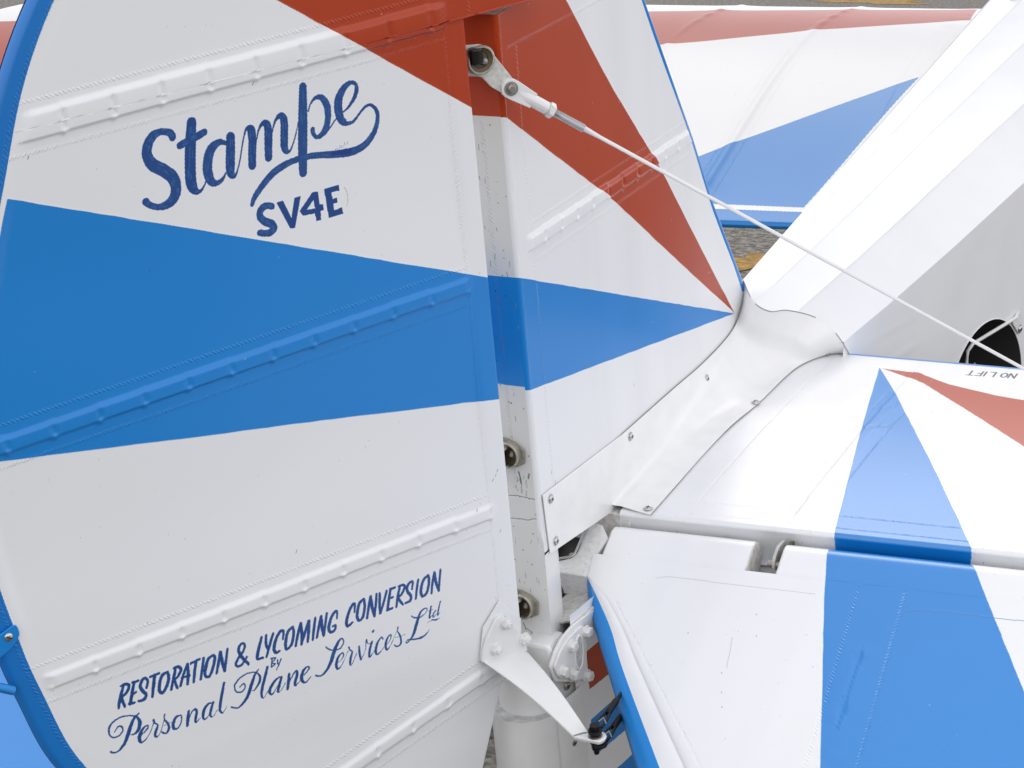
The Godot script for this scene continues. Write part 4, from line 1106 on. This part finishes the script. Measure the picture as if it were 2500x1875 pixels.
func make_fuselage():
	var fus := Node3D.new(); fus.name = "fuselage"; air.add_child(fus)
	# deck of fabric over stringers: four flat facets from side to side
	var frac := [-1.0, -0.5, 0.0, 0.5, 1.0]; var rise := [0.0, 0.038, 0.050, 0.038, 0.0]
	var start := PackedVector2Array([Vector2(-1, 0.43), Vector2(-0.7, 0.42), Vector2(-0.4, 0.395), Vector2(0.03, 0.372), Vector2(0.29, 0.37), Vector2(0.46, 0.387), Vector2(0.7, 0.413), Vector2(0.93, 0.4175), Vector2(1, 0.4185)])
	var base := func(x: float, e: float) -> float: return lerpf(0.03 + 0.084 * (minf(x, 2.2) - 0.377), top_y(x), 0.5 + 0.5 * e)
	for k in 4:
		var f := func(i: int, j: int) -> Vector3:
			var t := j / 12.0; var e := lerpf(frac[k], frac[k + 1], t)
			var x := lerpf(along(start, e), 3.4, pow(i / 90.0, 1.5))
			var y: float = lerpf(rise[k], rise[k + 1], t) * (1.0 + 0.06 * (x - 0.4)) - 0.0011 * sin(PI * t)
			return Vector3(x, base.call(x, e) + y, lerpf(port_w(x), half_w(x), 0.5 + 0.5 * e))
		part("deck_panel", [[sheet(91, 13, f, null, false), mats.white_fabric]], fus)
		if k > 0:
			var seam := []
			for i in 40:
				var x := lerpf(along(start, frac[k]), 3.4, pow(i / 39.0, 1.5))
				seam.append(Vector3(x, base.call(x, frac[k]) + rise[k] * (1.0 + 0.06 * (x - 0.4)) - 0.0004, lerpf(port_w(x), half_w(x), 0.5 + 0.5 * frac[k])))
			part("stringer", [[tube(seam, 0.0011, 6), mats.white_fabric]], fus)
	# sides; the starboard one has a round opening for lifting the tail
	var cx := 0.722; var cy := -0.160; var cr := 0.0895
	var at := func(x: float, y: float, out := 0.0) -> Vector3:
		var l1 := -0.040 - 0.016 * (x - 0.53); var l2 := -0.065 + 0.004 * (x - 0.6); var l3 := -0.012 - 0.04 * (x - 0.7)
		var r := 0.0007 * exp(-pow((y - l1) / 0.0035, 2.0)) + 0.0004 * exp(-pow((y - l2) / 0.003, 2.0)) + 0.0004 * exp(-pow((y - l3) / 0.003, 2.0))
		return Vector3(x, y, half_w(x) + out + r * smoothstep(0.42, 0.5, x) * (1.0 - smoothstep(0.55, 0.589, x)))
	var edge_top := func(x: float) -> float: return lerpf(-0.04, top_y(x), smoothstep(0.4165, 0.4195, x))
	var xa := 0.59; var xb := 0.86
	for side in [1.0, -1.0]:
		for span in ([[-0.095, xa], [xb, 3.4]] if side > 0 else [[-0.095, 3.4]]):
			var n := 70
			var f := func(i: int, j: int) -> Vector3:
				var x := lerpf(span[0], span[1], i / float(n))
				var q: Vector3 = at.call(x, lerpf(low_y(x), edge_top.call(x), j / 90.0))
				return q if side > 0 else Vector3(q.x, q.y, port_w(q.x))
			part("side_panel", [[sheet(n + 1, 91, f, null, side > 0), mats.white_fabric]], fus)
	var ring := func(i: int, j: int) -> Vector3:
		var a := TAU * i / 96.0
		var c := Vector2(cx, cy) + Vector2(cr, 0).rotated(a)
		# the point of the panel's border in the same direction
		var d := Vector2.RIGHT.rotated(a); var t := 1e9
		if absf(d.x) > 1e-5:
			t = minf(t, ((xb if d.x > 0 else xa) - cx) / d.x)
		var yt: float = edge_top.call(0.72) if d.y > 0 else low_y(0.72)
		if absf(d.y) > 1e-5:
			t = minf(t, (yt - cy) / d.y)
		var o := Vector2(cx, cy) + d * t
		if d.y > 0 and absf(o.y - yt) < 1e-4:
			o.y = edge_top.call(o.x)
		o.y = minf(o.y, edge_top.call(o.x))
		var q := c.lerp(o, j / 60.0)
		return at.call(q.x, q.y)
	part("side_panel", [[sheet(97, 61, ring, null, true), mats.white_fabric]], fus)
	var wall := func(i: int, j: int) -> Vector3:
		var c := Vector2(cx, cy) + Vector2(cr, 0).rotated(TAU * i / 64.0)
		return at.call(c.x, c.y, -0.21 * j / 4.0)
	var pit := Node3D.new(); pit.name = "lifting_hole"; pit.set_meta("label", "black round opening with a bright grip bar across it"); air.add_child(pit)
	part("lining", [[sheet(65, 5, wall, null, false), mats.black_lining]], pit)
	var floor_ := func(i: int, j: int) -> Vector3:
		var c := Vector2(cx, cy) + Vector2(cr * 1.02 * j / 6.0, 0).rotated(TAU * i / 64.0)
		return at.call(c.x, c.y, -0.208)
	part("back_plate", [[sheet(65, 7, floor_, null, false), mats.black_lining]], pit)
	var hem := []
	for k in 65:
		var c := Vector2(cx, cy) + Vector2(cr, 0).rotated(TAU * k / 64.0)
		hem.append(at.call(c.x, c.y, 0.0004))
	part("hem", [[tube(hem, 0.0006, 6), mats.white_fabric]], pit)
	var b0: Vector3 = at.call(0.792, -0.0885, 0.003); var b1: Vector3 = at.call(0.703, -0.089, -0.004); var b2: Vector3 = at.call(0.695, -0.095, -0.006); var b3: Vector3 = at.call(0.693, -0.125, -0.008)
	part("grip_bar", [[tube([b0 + Vector3(0.006, 0.003, 0), b0, b0.lerp(b1, 0.33), b0.lerp(b1, 0.66), b1, b2, b2.lerp(b3, 0.5), b3], 0.0022, 10), mats.white_metal]], pit)
	var side_f := looking(at.call(0.799, -0.098, 0.0012), Vector3(-0.16, 0, 1))
	part("grip_plate", [[plate(rounded(PackedVector2Array([Vector2(-0.016, 0.006), Vector2(-0.004, 0.014), Vector2(0.005, 0.014), Vector2(0.010, 0.006), Vector2(0.012, -0.012), Vector2(0.003, -0.016)]), 0.005), 0.0, 0.0018, side_f), mats.white_metal]], pit)
	var stud := screw_mesh(0.0042, mats.steel, mats.dark)
	place("stud", stud, null, pit, looking(at.call(0.802, -0.106, 0.003), Vector3(-0.16, 0, 1)))
	place("stud", stud, null, pit, looking(at.call(0.706, -0.119, -0.004), Vector3(-0.16, 0, 1)))
	# bottom
	var belly := func(i: int, j: int) -> Vector3:
		var x := lerpf(-0.095, 3.4, i / 30.0)
		return Vector3(x, low_y(x) - 0.02 * (1.0 - pow(j / 8.0 * 2.0 - 1.0, 2.0)), lerpf(port_w(x), half_w(x), j / 8.0))
	part("belly_panel", [[sheet(31, 9, belly, null, true), mats.white_fabric]], fus)
	# painted stripes on the tail end
	canvas(-0.12, -0.34, 0.42, 0.0, 2000.0, PAINT_WHITE)
	var dir := Vector2(0.42, 0.0)
	for s in [[-0.084, -0.123, PAINT_RED], [-0.152, -0.191, PAINT_BLUE], [-0.222, -0.275, PAINT_BLUE]]:
		var o := 0.0
		fill(im, PackedVector2Array([Vector2(-0.0885, s[0] - 0.001), Vector2(0.40, s[0] - 0.004), Vector2(0.40, s[1] - 0.02), Vector2(-0.0865, s[1])]), s[2])
	specks(120, Color(0.4, 0.38, 0.35), 0.0004)
	var m := canvas_material("tail_end_paint", 0.4, 0.03)
	var tail := func(i: int, j: int) -> Vector3:
		var x := lerpf(-0.1075, 0.40, i / 30.0)
		return Vector3(x, lerpf(-0.335, -0.039, j / 10.0), half_w(x) + 0.0016)
	part("tail_panel", [[sheet(31, 11, tail, func(i, j): return uv(tail.call(i, j).x, tail.call(i, j).y), true), m]], fus, "white tail end panel with red and blue stripes")
	# sheet cap wrapped round the sternpost, its edge strip and screws
	var cap := func(i: int, j: int) -> Vector3:
		var y := lerpf(-0.36, -0.121, i / 6.0); var a := PI * j / 32.0
		return Vector3(-0.1065 - 0.056 * sin(a), y, (half_w(-0.1065) + 0.0022) * cos(a))
	var lid := func(i: int, j: int) -> Vector3:
		var q: Vector3 = cap.call(6, j)
		return Vector3(lerpf(-0.1065, q.x, i / 4.0), -0.121 + 0.0, q.z * (i / 4.0))
	var stern := part("stern_cap", [[sheet(7, 33, cap, null, true), mats.white_metal], [sheet(5, 33, lid, null, true), mats.post_white]], fus)
	var collar := func(i: int, j: int) -> Vector3:
		var y := lerpf(-0.124, -0.072, i / 4.0); var a := PI * j / 24.0
		return Vector3(-0.1 - 0.050 * sin(a), y, (half_w(-0.1065) - 0.002) * cos(a))
	part("stern_collar", [[sheet(5, 25, collar, null, true), mats.white_metal]], fus)
	var strip := func(i: int, j: int) -> Vector3:
		var x := lerpf(-0.1375, -0.0995, j / 12.0); var y := lerpf(-0.36, -0.1105, i / 6.0)
		var z := half_w(x) + 0.003 if x > -0.1065 else (half_w(-0.1065) + 0.0030) * sqrt(1.0 - pow((x + 0.1065) / 0.056, 2.0))
		return Vector3(x, y, z)
	part("edge_strip", [[sheet(7, 13, strip, null, true), mats.white_metal]], fus)
	var screw := screw_mesh(0.0034, mats.dull_steel, mats.dark)
	for q in PackedVector2Array([Vector2(-0.1257, -0.1016), Vector2(-0.1236, -0.1600)]):
		var z := (half_w(-0.1065) + 0.003) * sqrt(1.0 - pow(minf(q.x + 0.1065, 0.0) / 0.056, 2.0))
		place("screw", screw, null, stern, looking(Vector3(q.x + 0.004, q.y + 0.001, z), Vector3(-0.35, 0, 1)))
	# dark seam and a block under the lowest hinge
	part("hinge_block", [[plate(rounded(PackedVector2Array([Vector2(-0.0025, -0.0962), Vector2(0.0013, -0.0558), Vector2(0.0147, -0.0548), Vector2(0.0289, -0.0551), Vector2(0.0324, -0.0603), Vector2(0.0293, -0.0904)]), 0.004), 0.0, 0.032, Transform3D(Basis(Vector3(0, 0, 1), Vector3(0, 1, 0), Vector3(-1, 0, 0)), Vector3(-0.105, 0.0, 0)), 0.003), mats.white_metal]], fus)
	part("sternpost", [[cylinder(Vector3(-0.108, -0.34, 0), Vector3(-0.108, -0.06, 0), 0.016, 20), mats.post_white]], fus)
	# bracket with its bolts, in two layers
	var bf := Transform3D(Basis(Vector3(1, 0, 0.162).normalized(), Vector3(0, 1, 0), Vector3(-0.162, 0, 1).normalized()), Vector3(0, 0, 0.0531))
	var k := 1.0 / Basis(Vector3(1, 0, 0.162), Vector3.UP, Vector3.BACK).x.length()
	var on := func(v: PackedVector2Array) -> PackedVector2Array:
		var o := PackedVector2Array()
		for q in v:
			o.append(Vector2(q.x / k, q.y))
		return o
	var bracket := part("stern_bracket", [[plate(rounded(on.call(PackedVector2Array([Vector2(-0.1410, -0.0816), Vector2(-0.1456, -0.0698), Vector2(-0.1351, -0.0580), Vector2(-0.1245, -0.0511), Vector2(-0.1088, -0.0472), Vector2(-0.0662, -0.0466), Vector2(-0.0284, -0.0594), Vector2(-0.0367, -0.0670), Vector2(-0.0724, -0.0670), Vector2(-0.0864, -0.0698), Vector2(-0.0916, -0.0772), Vector2(-0.0940, -0.0963), Vector2(-0.0933, -0.1070), Vector2(-0.1011, -0.1070), Vector2(-0.1390, -0.0868)])), 0.003), 0.0022, 0.0054, bf, 0.001), mats.white_metal], [plate(rounded(on.call(PackedVector2Array([Vector2(-0.1389, -0.0814), Vector2(-0.1429, -0.0702), Vector2(-0.1325, -0.0593), Vector2(-0.1221, -0.0536), Vector2(-0.0987, -0.0503), Vector2(-0.0931, -0.0563), Vector2(-0.0940, -0.0687), Vector2(-0.0955, -0.0854), Vector2(-0.0950, -0.0986), Vector2(-0.0964, -0.1039), Vector2(-0.1028, -0.1034)])), 0.003), 0.0054, 0.0082, bf, 0.001), mats.white_metal]], fus, "white bracket with bolts and an oval slot below the elevator")
	var bolt := nut_mesh(0.0047, 0.0056, 0.0, mats.box_white)
	for q in on.call(PackedVector2Array([Vector2(-0.0942, -0.0590), Vector2(-0.1170, -0.0617), Vector2(-0.1325, -0.0793), Vector2(-0.1172, -0.0899), Vector2(-0.0982, -0.1007)])):
		place("bolt", bolt, null, bracket, bf * Transform3D(Basis(Vector3(0, 0, 1), rng.randf() * 2), Vector3(q.x, q.y, 0.0082)))
	var slot_c: Vector2 = on.call(PackedVector2Array([Vector2(-0.1067, -0.0737)]))[0]
	var slot := []
	for q in 25:
		var a := TAU * q / 24.0
		slot.append(bf * Vector3(slot_c.x + 0.0062 * cos(a), slot_c.y + 0.0155 * sin(a) + 0.003 * cos(a), 0.0084))
	part("slot_rim", [[tube(slot, 0.0011, 8), mats.white_metal]], fus)
	part("slot_floor", [[plate(PackedVector2Array([slot_c + Vector2(-0.001, -0.0150), slot_c + Vector2(0.0035, -0.013), slot_c + Vector2(0.006, -0.002), slot_c + Vector2(0.0055, 0.009), slot_c + Vector2(0.002, 0.015), slot_c + Vector2(-0.003, 0.0135), slot_c + Vector2(-0.0055, 0.004), slot_c + Vector2(-0.0050, -0.008)]), 0.0054, 0.00835, bf, 0.0001), mats.post_white]], fus)
	# flat shelf over the bracket
	part("shelf", [[plate(rounded(PackedVector2Array([Vector2(-0.10, 0.0), Vector2(-0.02, 0.0), Vector2(-0.02, 0.052), Vector2(-0.06, 0.052), Vector2(-0.094, 0.045)]), 0.002), 0.0, 0.003, Transform3D(Basis(Vector3(1, 0, 0), Vector3(0, 0.28, 0.96), Vector3(0, 0.96, -0.28)), Vector3(0, -0.062, 0)), 0.001), mats.worn_white]], fus)
	# grommet far along the deck
	part("grommet", [[lathe([0.016, 0.0, 0.016, 0.008, 0.011, 0.013, 0.0, 0.014], looking(Vector3(1.3912, 0.1363, 0.0300), Vector3(-0.3, 1, 0.2)), 20), mats.black_oil_and_shade]], fus, "small dark grommet on the top deck")

# ---------------------------------------------------------------- bracing wire
func make_wire():
	var wire := Node3D.new(); wire.name = "bracing_wire"; air.add_child(wire)
	var pin := Vector3(-0.120000, 0.432493, 0.030884); var nut_at := Vector3(-0.098465, 0.409987, 0.052872)
	var far := Vector3(0.290000, 0.004000, 0.449500)
	var dir := (far - nut_at).normalized()
	pin = nut_at - dir * (nut_at - pin).length()
	# cheek plate from the hinge to the pin
	var n := (Vector3(-0.8, 0.2, 0.55) - dir * dir.dot(Vector3(-0.8, 0.2, 0.55))).normalized()
	var y := n.cross(dir)
	var f := Transform3D(Basis(dir, y, n), pin)
	part("cheek_plate", [[plate(rounded(PackedVector2Array([Vector2(-0.0121, 0.0055), Vector2(-0.0021, 0.0137), Vector2(0.0039, 0.0162), Vector2(0.0119, 0.0139), Vector2(0.0351, 0.0077), Vector2(0.0416, 0.0043), Vector2(0.0433, -0.0006), Vector2(0.0408, -0.0049), Vector2(0.0357, -0.0067), Vector2(0.0246, -0.0078), Vector2(0.0141, -0.0058), Vector2(0.0014, -0.0136)]), 0.002), -0.0024, 0.0, Transform3D(Basis(Vector3(0.423067, -0.674441, 0.605097), Vector3(0.546277, 0.722644, 0.423517), Vector3(-0.722907, 0.151375, 0.674159)), Vector3(-0.136000, 0.458000, 0.008000)), 0.0007), mats.worn_metal]], wire)
	# fork end: round shank, two flat jaws
	part("fork", [[sheet(14, 19, func(i, j):
		var t: float = i / 13.0
		var a: float = TAU * j / 18.0
		var l := lerpf(0.008, (nut_at - pin).length() - 0.002, t)
		var rw := lerpf(0.0072, 0.0052, smoothstep(0.0, 0.45, t)); var rh := lerpf(0.0034, 0.0052, smoothstep(0.1, 0.5, t))
		return f * Vector3(l, rw * sin(a), rh * cos(a)), null, false), mats.white_metal]], wire)
	for s in [-1.0, 1.0]:
		var jaw := PackedVector2Array([Vector2(0.022, -0.0062), Vector2(0.022, 0.0062), Vector2(0.004, 0.0078)])
		for k in 9:
			jaw.append(Vector2(0.0078, 0).rotated(PI / 2 + PI * k / 8.0))
		jaw.append(Vector2(0.004, -0.0078))
		part("jaw", [[plate(jaw, 0.0019 * s - 0.0009, 0.0019 * s + 0.0013, f, 0.0005), mats.white_metal]], wire)
	part("clevis_pin", [[turned([0.0056, 0.003, 0.0056, 0.0042, 0.0034, 0.0043, 0.0034, 0.0062, 0.0024, 0.0068, 0.0, 0.0068], f, 20), mats.dull_steel]], wire)
	part("split_pin", [[tube([f * Vector3(-0.003, 0.001, 0.0056), f * Vector3(-0.002, 0.0036, 0.0058), f * Vector3(0.0005, 0.0036, 0.006), f * Vector3(0.002, 0.002, 0.006)], 0.0007, 6), mats.dull_steel]], wire)
	place("lock_nut", nut_mesh(0.0064, 0.0058, -1.0, mats.white_metal), null, wire, looking(nut_at - dir * 0.002, dir))
	# threaded end
	var prof := []
	for k in 56:
		prof.append_array([0.0029 if k % 2 == 0 else 0.0035, 0.003 + k * 0.00055])
	part("thread", [[turned(prof, looking(nut_at, dir), 14), mats.steel]], wire)
	# flat streamlined wire
	var a0 := nut_at + dir * 0.0335
	var wy := Vector3(0.75, 0.5, 0.0); wy = (wy - dir * dir.dot(wy)).normalized(); var wz := dir.cross(wy)
	var total := (far - a0).length()
	part("flat_wire", [[sheet(40, 17, func(i, j):
		var t: float = i / 39.0; var a: float = TAU * j / 16.0
		var r: float = smoothstep(0.0, 0.03, t * total / 0.6)
		return a0 + dir * t * total + wy * lerpf(0.0024, 0.00175, r) * cos(a) + wz * lerpf(0.0024, 0.0009, r) * sin(a), null, true), mats.wire_paint]], wire)
	part("foot_fitting", [[plate(rounded(PackedVector2Array([Vector2(-0.02, -0.012), Vector2(0.02, -0.012), Vector2(0.02, 0.012), Vector2(-0.02, 0.012)]), 0.006), 0.0, 0.004, looking(far, Vector3(0, 1, 0))), mats.white_metal]], wire)

# ---------------------------------------------------------------- far lower wing
func wing_u(t: float, v: float) -> float:   # swept edges
	return lerpf(0.006 + 0.2 * v, 1.357 + 0.19 * v, t)

func make_wing():
	var wu := Vector3(0.998630, 0.052336, 0.000000); var wv := Vector3(0.002281, -0.043518, 0.999050); var wn := Vector3(-0.052286, 0.997681, 0.043578); var wo := Vector3(2.050000, -0.450000, -0.620000)
	canvas(-0.48, -2.3, 1.45, 0.36, 720.0, PAINT_WHITE)
	fill(im, PackedVector2Array([Vector2(0.2245, -0.2140), Vector2(0.6430, 0.0909), Vector2(0.0835, 0.0439), Vector2(0.0445, -0.1673), Vector2(0.0305, -0.2463), Vector2(0.1286, -0.2878)]), PAINT_BLUE)
	fill(im, PackedVector2Array([Vector2(1.0014, -0.6505), Vector2(1.2957, 0.0264), Vector2(1.0604, 0.0760), Vector2(0.8944, -0.1807), Vector2(0.7404, -0.4046), Vector2(0.6863, -0.4896), Vector2(0.5273, -0.7801), Vector2(0.3448, -1.2527), Vector2(0.1852, -1.7574), Vector2(0.0989, -2.0135), Vector2(0.4185, -2.2712), Vector2(0.6910, -1.4657)]), PAINT_RED)
	fill(im, PackedVector2Array([Vector2(-0.5825, -1.9998), Vector2(0.0773, 0.3640), Vector2(0.1509, 0.3427), Vector2(0.0757, 0.0495), Vector2(0.0491, -0.1087), Vector2(-0.4728, -2.1053)]), PAINT_BLUE)
	fill(im, PackedVector2Array([Vector2(-0.4812, -2.0973), Vector2(0.0509, -0.1093), Vector2(0.0791, 0.0482), Vector2(0.1542, 0.3417), Vector2(0.1424, 0.3451), Vector2(0.0671, 0.0525), Vector2(0.0371, -0.1039), Vector2(-0.4978, -2.0813)]), Color(0.93, 0.935, 0.94))
	for z in [0.12, -0.155, -0.43, -0.76, -1.1, -1.44, -1.78]:
		tape(Vector2(0.05 + 0.2 * z, z), Vector2(1.27 + 0.19 * z, z - 0.09), 0.022, 0.005)
	specks(200, Color(0.4, 0.4, 0.38), 0.0006)
	var m := canvas_material("wing_paint", 0.34, 0.08, 0.38)
	var wing := Node3D.new(); wing.name = "lower_wing"; air.add_child(wing)
	wing.set_meta("label", "port lower wing with pink and blue rays far behind the fin")
	var vs := rows_near(-2.2, 0.34, [-0.20, -0.475, -0.80], 0.04, 0.004, 0.06)
	var top := func(i: int, j: int) -> Vector3:
		var v := vs[i]; var t := j / 110.0
		var u := wing_u(t, v)
		var y := 0.085 * sin(PI * pow(t, 1.3))
		if t > 0.97:
			y -= 0.03 * (1.0 - sqrt(maxf(0.0, 1.0 - pow((t - 0.97) / 0.03, 2.0))))
		var h := 0.0
		for r in [0.12, -0.155, -0.43, -0.76, -1.1]:
			var d: float = v - r + 0.09 * t
			h += (0.0022 * exp(-d * d / 0.00007) + 0.0016 * exp(-d * d / 0.0012)) * smoothstep(0.08, 0.14, u)
			h += 0.001 * exp(-d * d / 0.0002) * sin(u * 70.0 + r * 9.0) * smoothstep(0.8, 1.0, u)
		return wo + wu * u + wv * v + wn * (y + h - 0.004)
	part("upper_skin", [[sheet(vs.size(), 111, top, func(i, j): return uv(wing_u(j / 110.0, vs[i]), vs[i]), false), m]], wing)
	var low := func(i: int, j: int) -> Vector3:
		var v := lerpf(-2.2, 0.34, i / 20.0); var u := wing_u(j / 20.0, v)
		return wo + wu * u + wv * v + wn * (-0.012 - 0.06 * sin(PI * j / 20.0))
	part("lower_skin", [[sheet(21, 21, low, null, true), mats.white]], wing)
	part("trailing_edge", [[tube([wo + wv * -2.2 + wu * wing_u(0, -2.2) + wn * -0.0075, wo + wv * -1.0 + wu * wing_u(0, -1.0) + wn * -0.0075, wo + wv * 0.34 + wu * wing_u(0, 0.34) + wn * -0.0075], 0.0075, 10), mats.blue_trim]], wing)

# upper wing, above the picture: it keeps part of the sky off the lower one
func make_upper_wing():
	var wing := Node3D.new(); wing.name = "upper_wing"; air.add_child(wing)
	var f := func(i: int, j: int) -> Vector3:
		var z := lerpf(-3.6, 3.9, i / 30.0); var a := TAU * j / 40.0
		var t := 0.5 + 0.5 * cos(a)
		return Vector3(2.0 + 1.3 * t - 0.16 * absf(z), 0.88 + 0.11 * sin(a) * sin(PI * pow(t, 0.7)) * (0.9 if sin(a) > 0 else 0.35) + 0.03 * sin(PI * t), z)
	part("skin", [[sheet(31, 41, f, null, true), mats.white]], wing)

# ---------------------------------------------------------------- ground
func make_ground():
	var m := paint("tarmac", Color(0.55, 0.53, 0.49), 0.92)
	m.albedo_texture = noise(0.025, 5, 0.3, 1.5, 1024, FastNoiseLite.TYPE_CELLULAR)
	m.uv1_scale = Vector3(330, 330, 1)
	mottle(m, noise(0.05, 6, 0.55, 1.2, 1024), 0.9)
	m.heightmap_enabled = true; m.heightmap_scale = 0.9; m.heightmap_texture = noise(0.025, 5, 0.0, 1.0, 1024, FastNoiseLite.TYPE_CELLULAR)
	var g := MeshInstance3D.new(); g.name = "ground"
	var pm := PlaneMesh.new(); pm.size = Vector2(400, 400)
	g.mesh = pm; g.material_override = m; g.set_meta("kind", "structure"); g.set_meta("label", "grey stony tarmac beneath and beyond the aeroplane"); add_child(g)
	var y := paint("worn_yellow", Color(0.66, 0.50, 0.14), 0.85)
	y.albedo_texture = noise(0.02, 11, 0.55, 1.1); y.uv1_triplanar = true; y.uv1_scale = Vector3.ONE * 1.2
	for c in [Vector3(6.9282, 0.0000, -2.4918), Vector3(27.0979, 0.0000, -8.5958)]:
		var st := flat(); var n := 40
		var near: bool = c.x < 12.0
		var l := 0.13 if near else 0.7; var w := 0.24 if near else 0.55
		var ring := []
		for k in n:
			var a := TAU * k / n
			var r := 0.8 + 0.25 * sin(3.0 * a + 1.0) + 0.18 * sin(7.0 * a) + 0.35 * rng.randf()
			ring.append(Vector3(cos(a) * w * r, 0, sin(a) * l * r))
		for k in n:
			tri(st, Vector3.ZERO, ring[(k + 1) % n], ring[k])
		var o := MeshInstance3D.new()
		o.name = "yellow_marking" if near else "yellow_marking_001"
		o.mesh = mesh_of([done(st)]); o.material_override = y; o.position = c + Vector3(0, 0.004, 0)
		o.set_meta("kind", "structure"); o.set_meta("label", "worn yellow paint patch on the tarmac behind the fin" if near else "worn yellow paint patch on the tarmac beyond the far wing"); add_child(o)

func _ready():
	rng.seed = 4
	# camera
	var place_air := Transform3D(Basis(Vector3(0, 0, 1), deg_to_rad(PITCH)), Vector3(0, HEIGHT, 0))
	var cam := Camera3D.new(); cam.name = "camera"
	cam.fov = 19.2165; cam.near = 0.05; cam.far = 600.0
	cam.transform = place_air * Transform3D(Basis(Vector3(0.447288, -0.084684, 0.890372), Vector3(0.374773, 0.921641, -0.100613), Vector3(-0.812083, 0.378690, 0.443976)), Vector3(-1.641934, 0.889354, 0.840923))
	add_child(cam); cam.current = true
	# bright overcast sky, a little brighter about the hidden sun
	var env := Environment.new()
	env.background_mode = Environment.BG_SKY
	env.tonemap_mode = Environment.TONE_MAPPER_LINEAR; env.tonemap_exposure = 1.2
	env.sdfgi_enabled = true; env.ssao_enabled = true; env.ssil_enabled = true
	var sky_im := Image.create(256, 128, false, Image.FORMAT_RGBF)
	var sun_dir := Vector3(0.55, 0.70, -0.25).normalized()
	var cloud := FastNoiseLite.new(); cloud.seed = 3; cloud.frequency = 1.6; cloud.fractal_octaves = 4
	for v in 128:
		for u in 256:
			var th := PI * (v + 0.5) / 128.0; var ph := TAU * (u + 0.5) / 256.0
			var d := Vector3(-sin(th) * sin(ph), cos(th), -sin(th) * cos(ph))
			var up := maxf(d.y, 0.0)
			var l := 1.46 - 0.70 * up + 0.22 * exp(-(1.0 - d.dot(sun_dir)) / 0.16)
			l *= 1.0 + 0.15 * cloud.get_noise_3dv(d * 0.9)
			sky_im.set_pixel(u, v, Color(l * 0.985, l * 0.99, l * 1.04) if d.y > -0.02 else Color(0.25, 0.25, 0.25))
	var pano := PanoramaSkyMaterial.new(); pano.panorama = ImageTexture.create_from_image(sky_im)
	pano.energy_multiplier = 1.0
	var sky := Sky.new(); sky.sky_material = pano
	env.sky = sky
	var we := WorldEnvironment.new(); we.name = "world"; we.environment = env; add_child(we)
	var sun := DirectionalLight3D.new(); sun.name = "sun"
	sun.light_energy = 0.15; sun.light_color = Color(1.0, 0.975, 0.94); sun.light_angular_distance = 25.0; sun.shadow_enabled = true
	sun.transform = looking(Vector3.ZERO, sun_dir); add_child(sun)
	# materials
	mats.grime = noise(0.008, 21, 0.978, 1.012)
	mats.faint = noise(0.01, 26, 0.975, 1.01)
	mats.stain = noise(0.03, 22, 0.78, 1.06)
	mats.blotch = noise(0.06, 23, 0.3, 1.15)
	mottle(paint("white", PAINT_WHITE, 0.35), mats.grime, 6.0)
	mottle(paint("white_fabric", PAINT_WHITE, 0.3), mats.grime, 2.0)
	mottle(paint("white_metal", Color(0.90, 0.90, 0.895), 0.3), mats.faint, 5.0)
	mottle(paint("post_white", Color(0.84, 0.84, 0.83), 0.45), mats.stain, 5.0)
	mottle(paint("worn_white", Color(0.88, 0.87, 0.85), 0.5), mats.stain, 7.0)
	mottle(paint("wire_paint", Color(0.90, 0.90, 0.90), 0.28), mats.faint, 8.0)
	mottle(paint("fairing_white", Color(0.94, 0.94, 0.935), 0.3), mats.faint, 5.0)
	mottle(paint("box_white", Color(0.9, 0.9, 0.89), 0.45), noise(0.03, 31, 0.9, 1.03), 9.0)
	mottle(paint("edge", Color(0.55, 0.55, 0.54), 0.5), mats.grime, 9.0)
	mottle(paint("red", PAINT_RED, 0.28), mats.grime, 9.0)
	mottle(paint("blue", PAINT_BLUE, 0.28), mats.grime, 9.0)
	mottle(paint("blue_trim", PAINT_BLUE, 0.35), mats.grime, 9.0)
	mottle(paint("worn_metal", Color(0.85, 0.85, 0.83), 0.45, 0.1), mats.stain, 16.0)
	mottle(paint("plate_metal", Color(0.60, 0.59, 0.53), 0.45, 0.1), mats.stain, 16.0)
	mottle(paint("rim_metal", Color(0.72, 0.70, 0.64), 0.35, 0.5), mats.stain, 20.0)
	mottle(paint("oily", Color(0.50, 0.43, 0.29), 0.4, 0.1), mats.blotch, 40.0)
	mottle(paint("black_oil_and_shade", Color(0.06, 0.05, 0.045), 0.35), mats.blotch, 40.0)
	mottle(paint("brass_dirty", Color(0.50, 0.50, 0.38), 0.5, 0.3), mats.blotch, 40.0)
	mottle(paint("cream_metal", Color(0.72, 0.68, 0.55), 0.4, 0.3), mats.blotch, 40.0)
	mottle(paint("dark_steel", Color(0.14, 0.135, 0.15), 0.42, 0.5), mats.blotch, 60.0)
	paint("steel", Color(0.75, 0.75, 0.76), 0.25, 1.0)
	paint("dull_steel", Color(0.6, 0.59, 0.57), 0.4, 0.8)
	paint("dark", Color(0.03, 0.03, 0.03), 0.7)
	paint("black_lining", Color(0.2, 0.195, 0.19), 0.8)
	paint("sealant", Color(0.62, 0.42, 0.40), 0.5)
	make_ground()
	air = Node3D.new(); air.name = "aeroplane"; air.transform = place_air
	air.set_meta("label", "white biplane tail with blue and red rays and hand-brushed lettering"); air.set_meta("category", "aeroplane")
	add_child(air)
	make_fuselage()
	make_wing()
	make_upper_wing()
	make_tailplane()
	make_elevators()
	make_fin()
	make_fairing()
	make_rudder()
	make_wire()
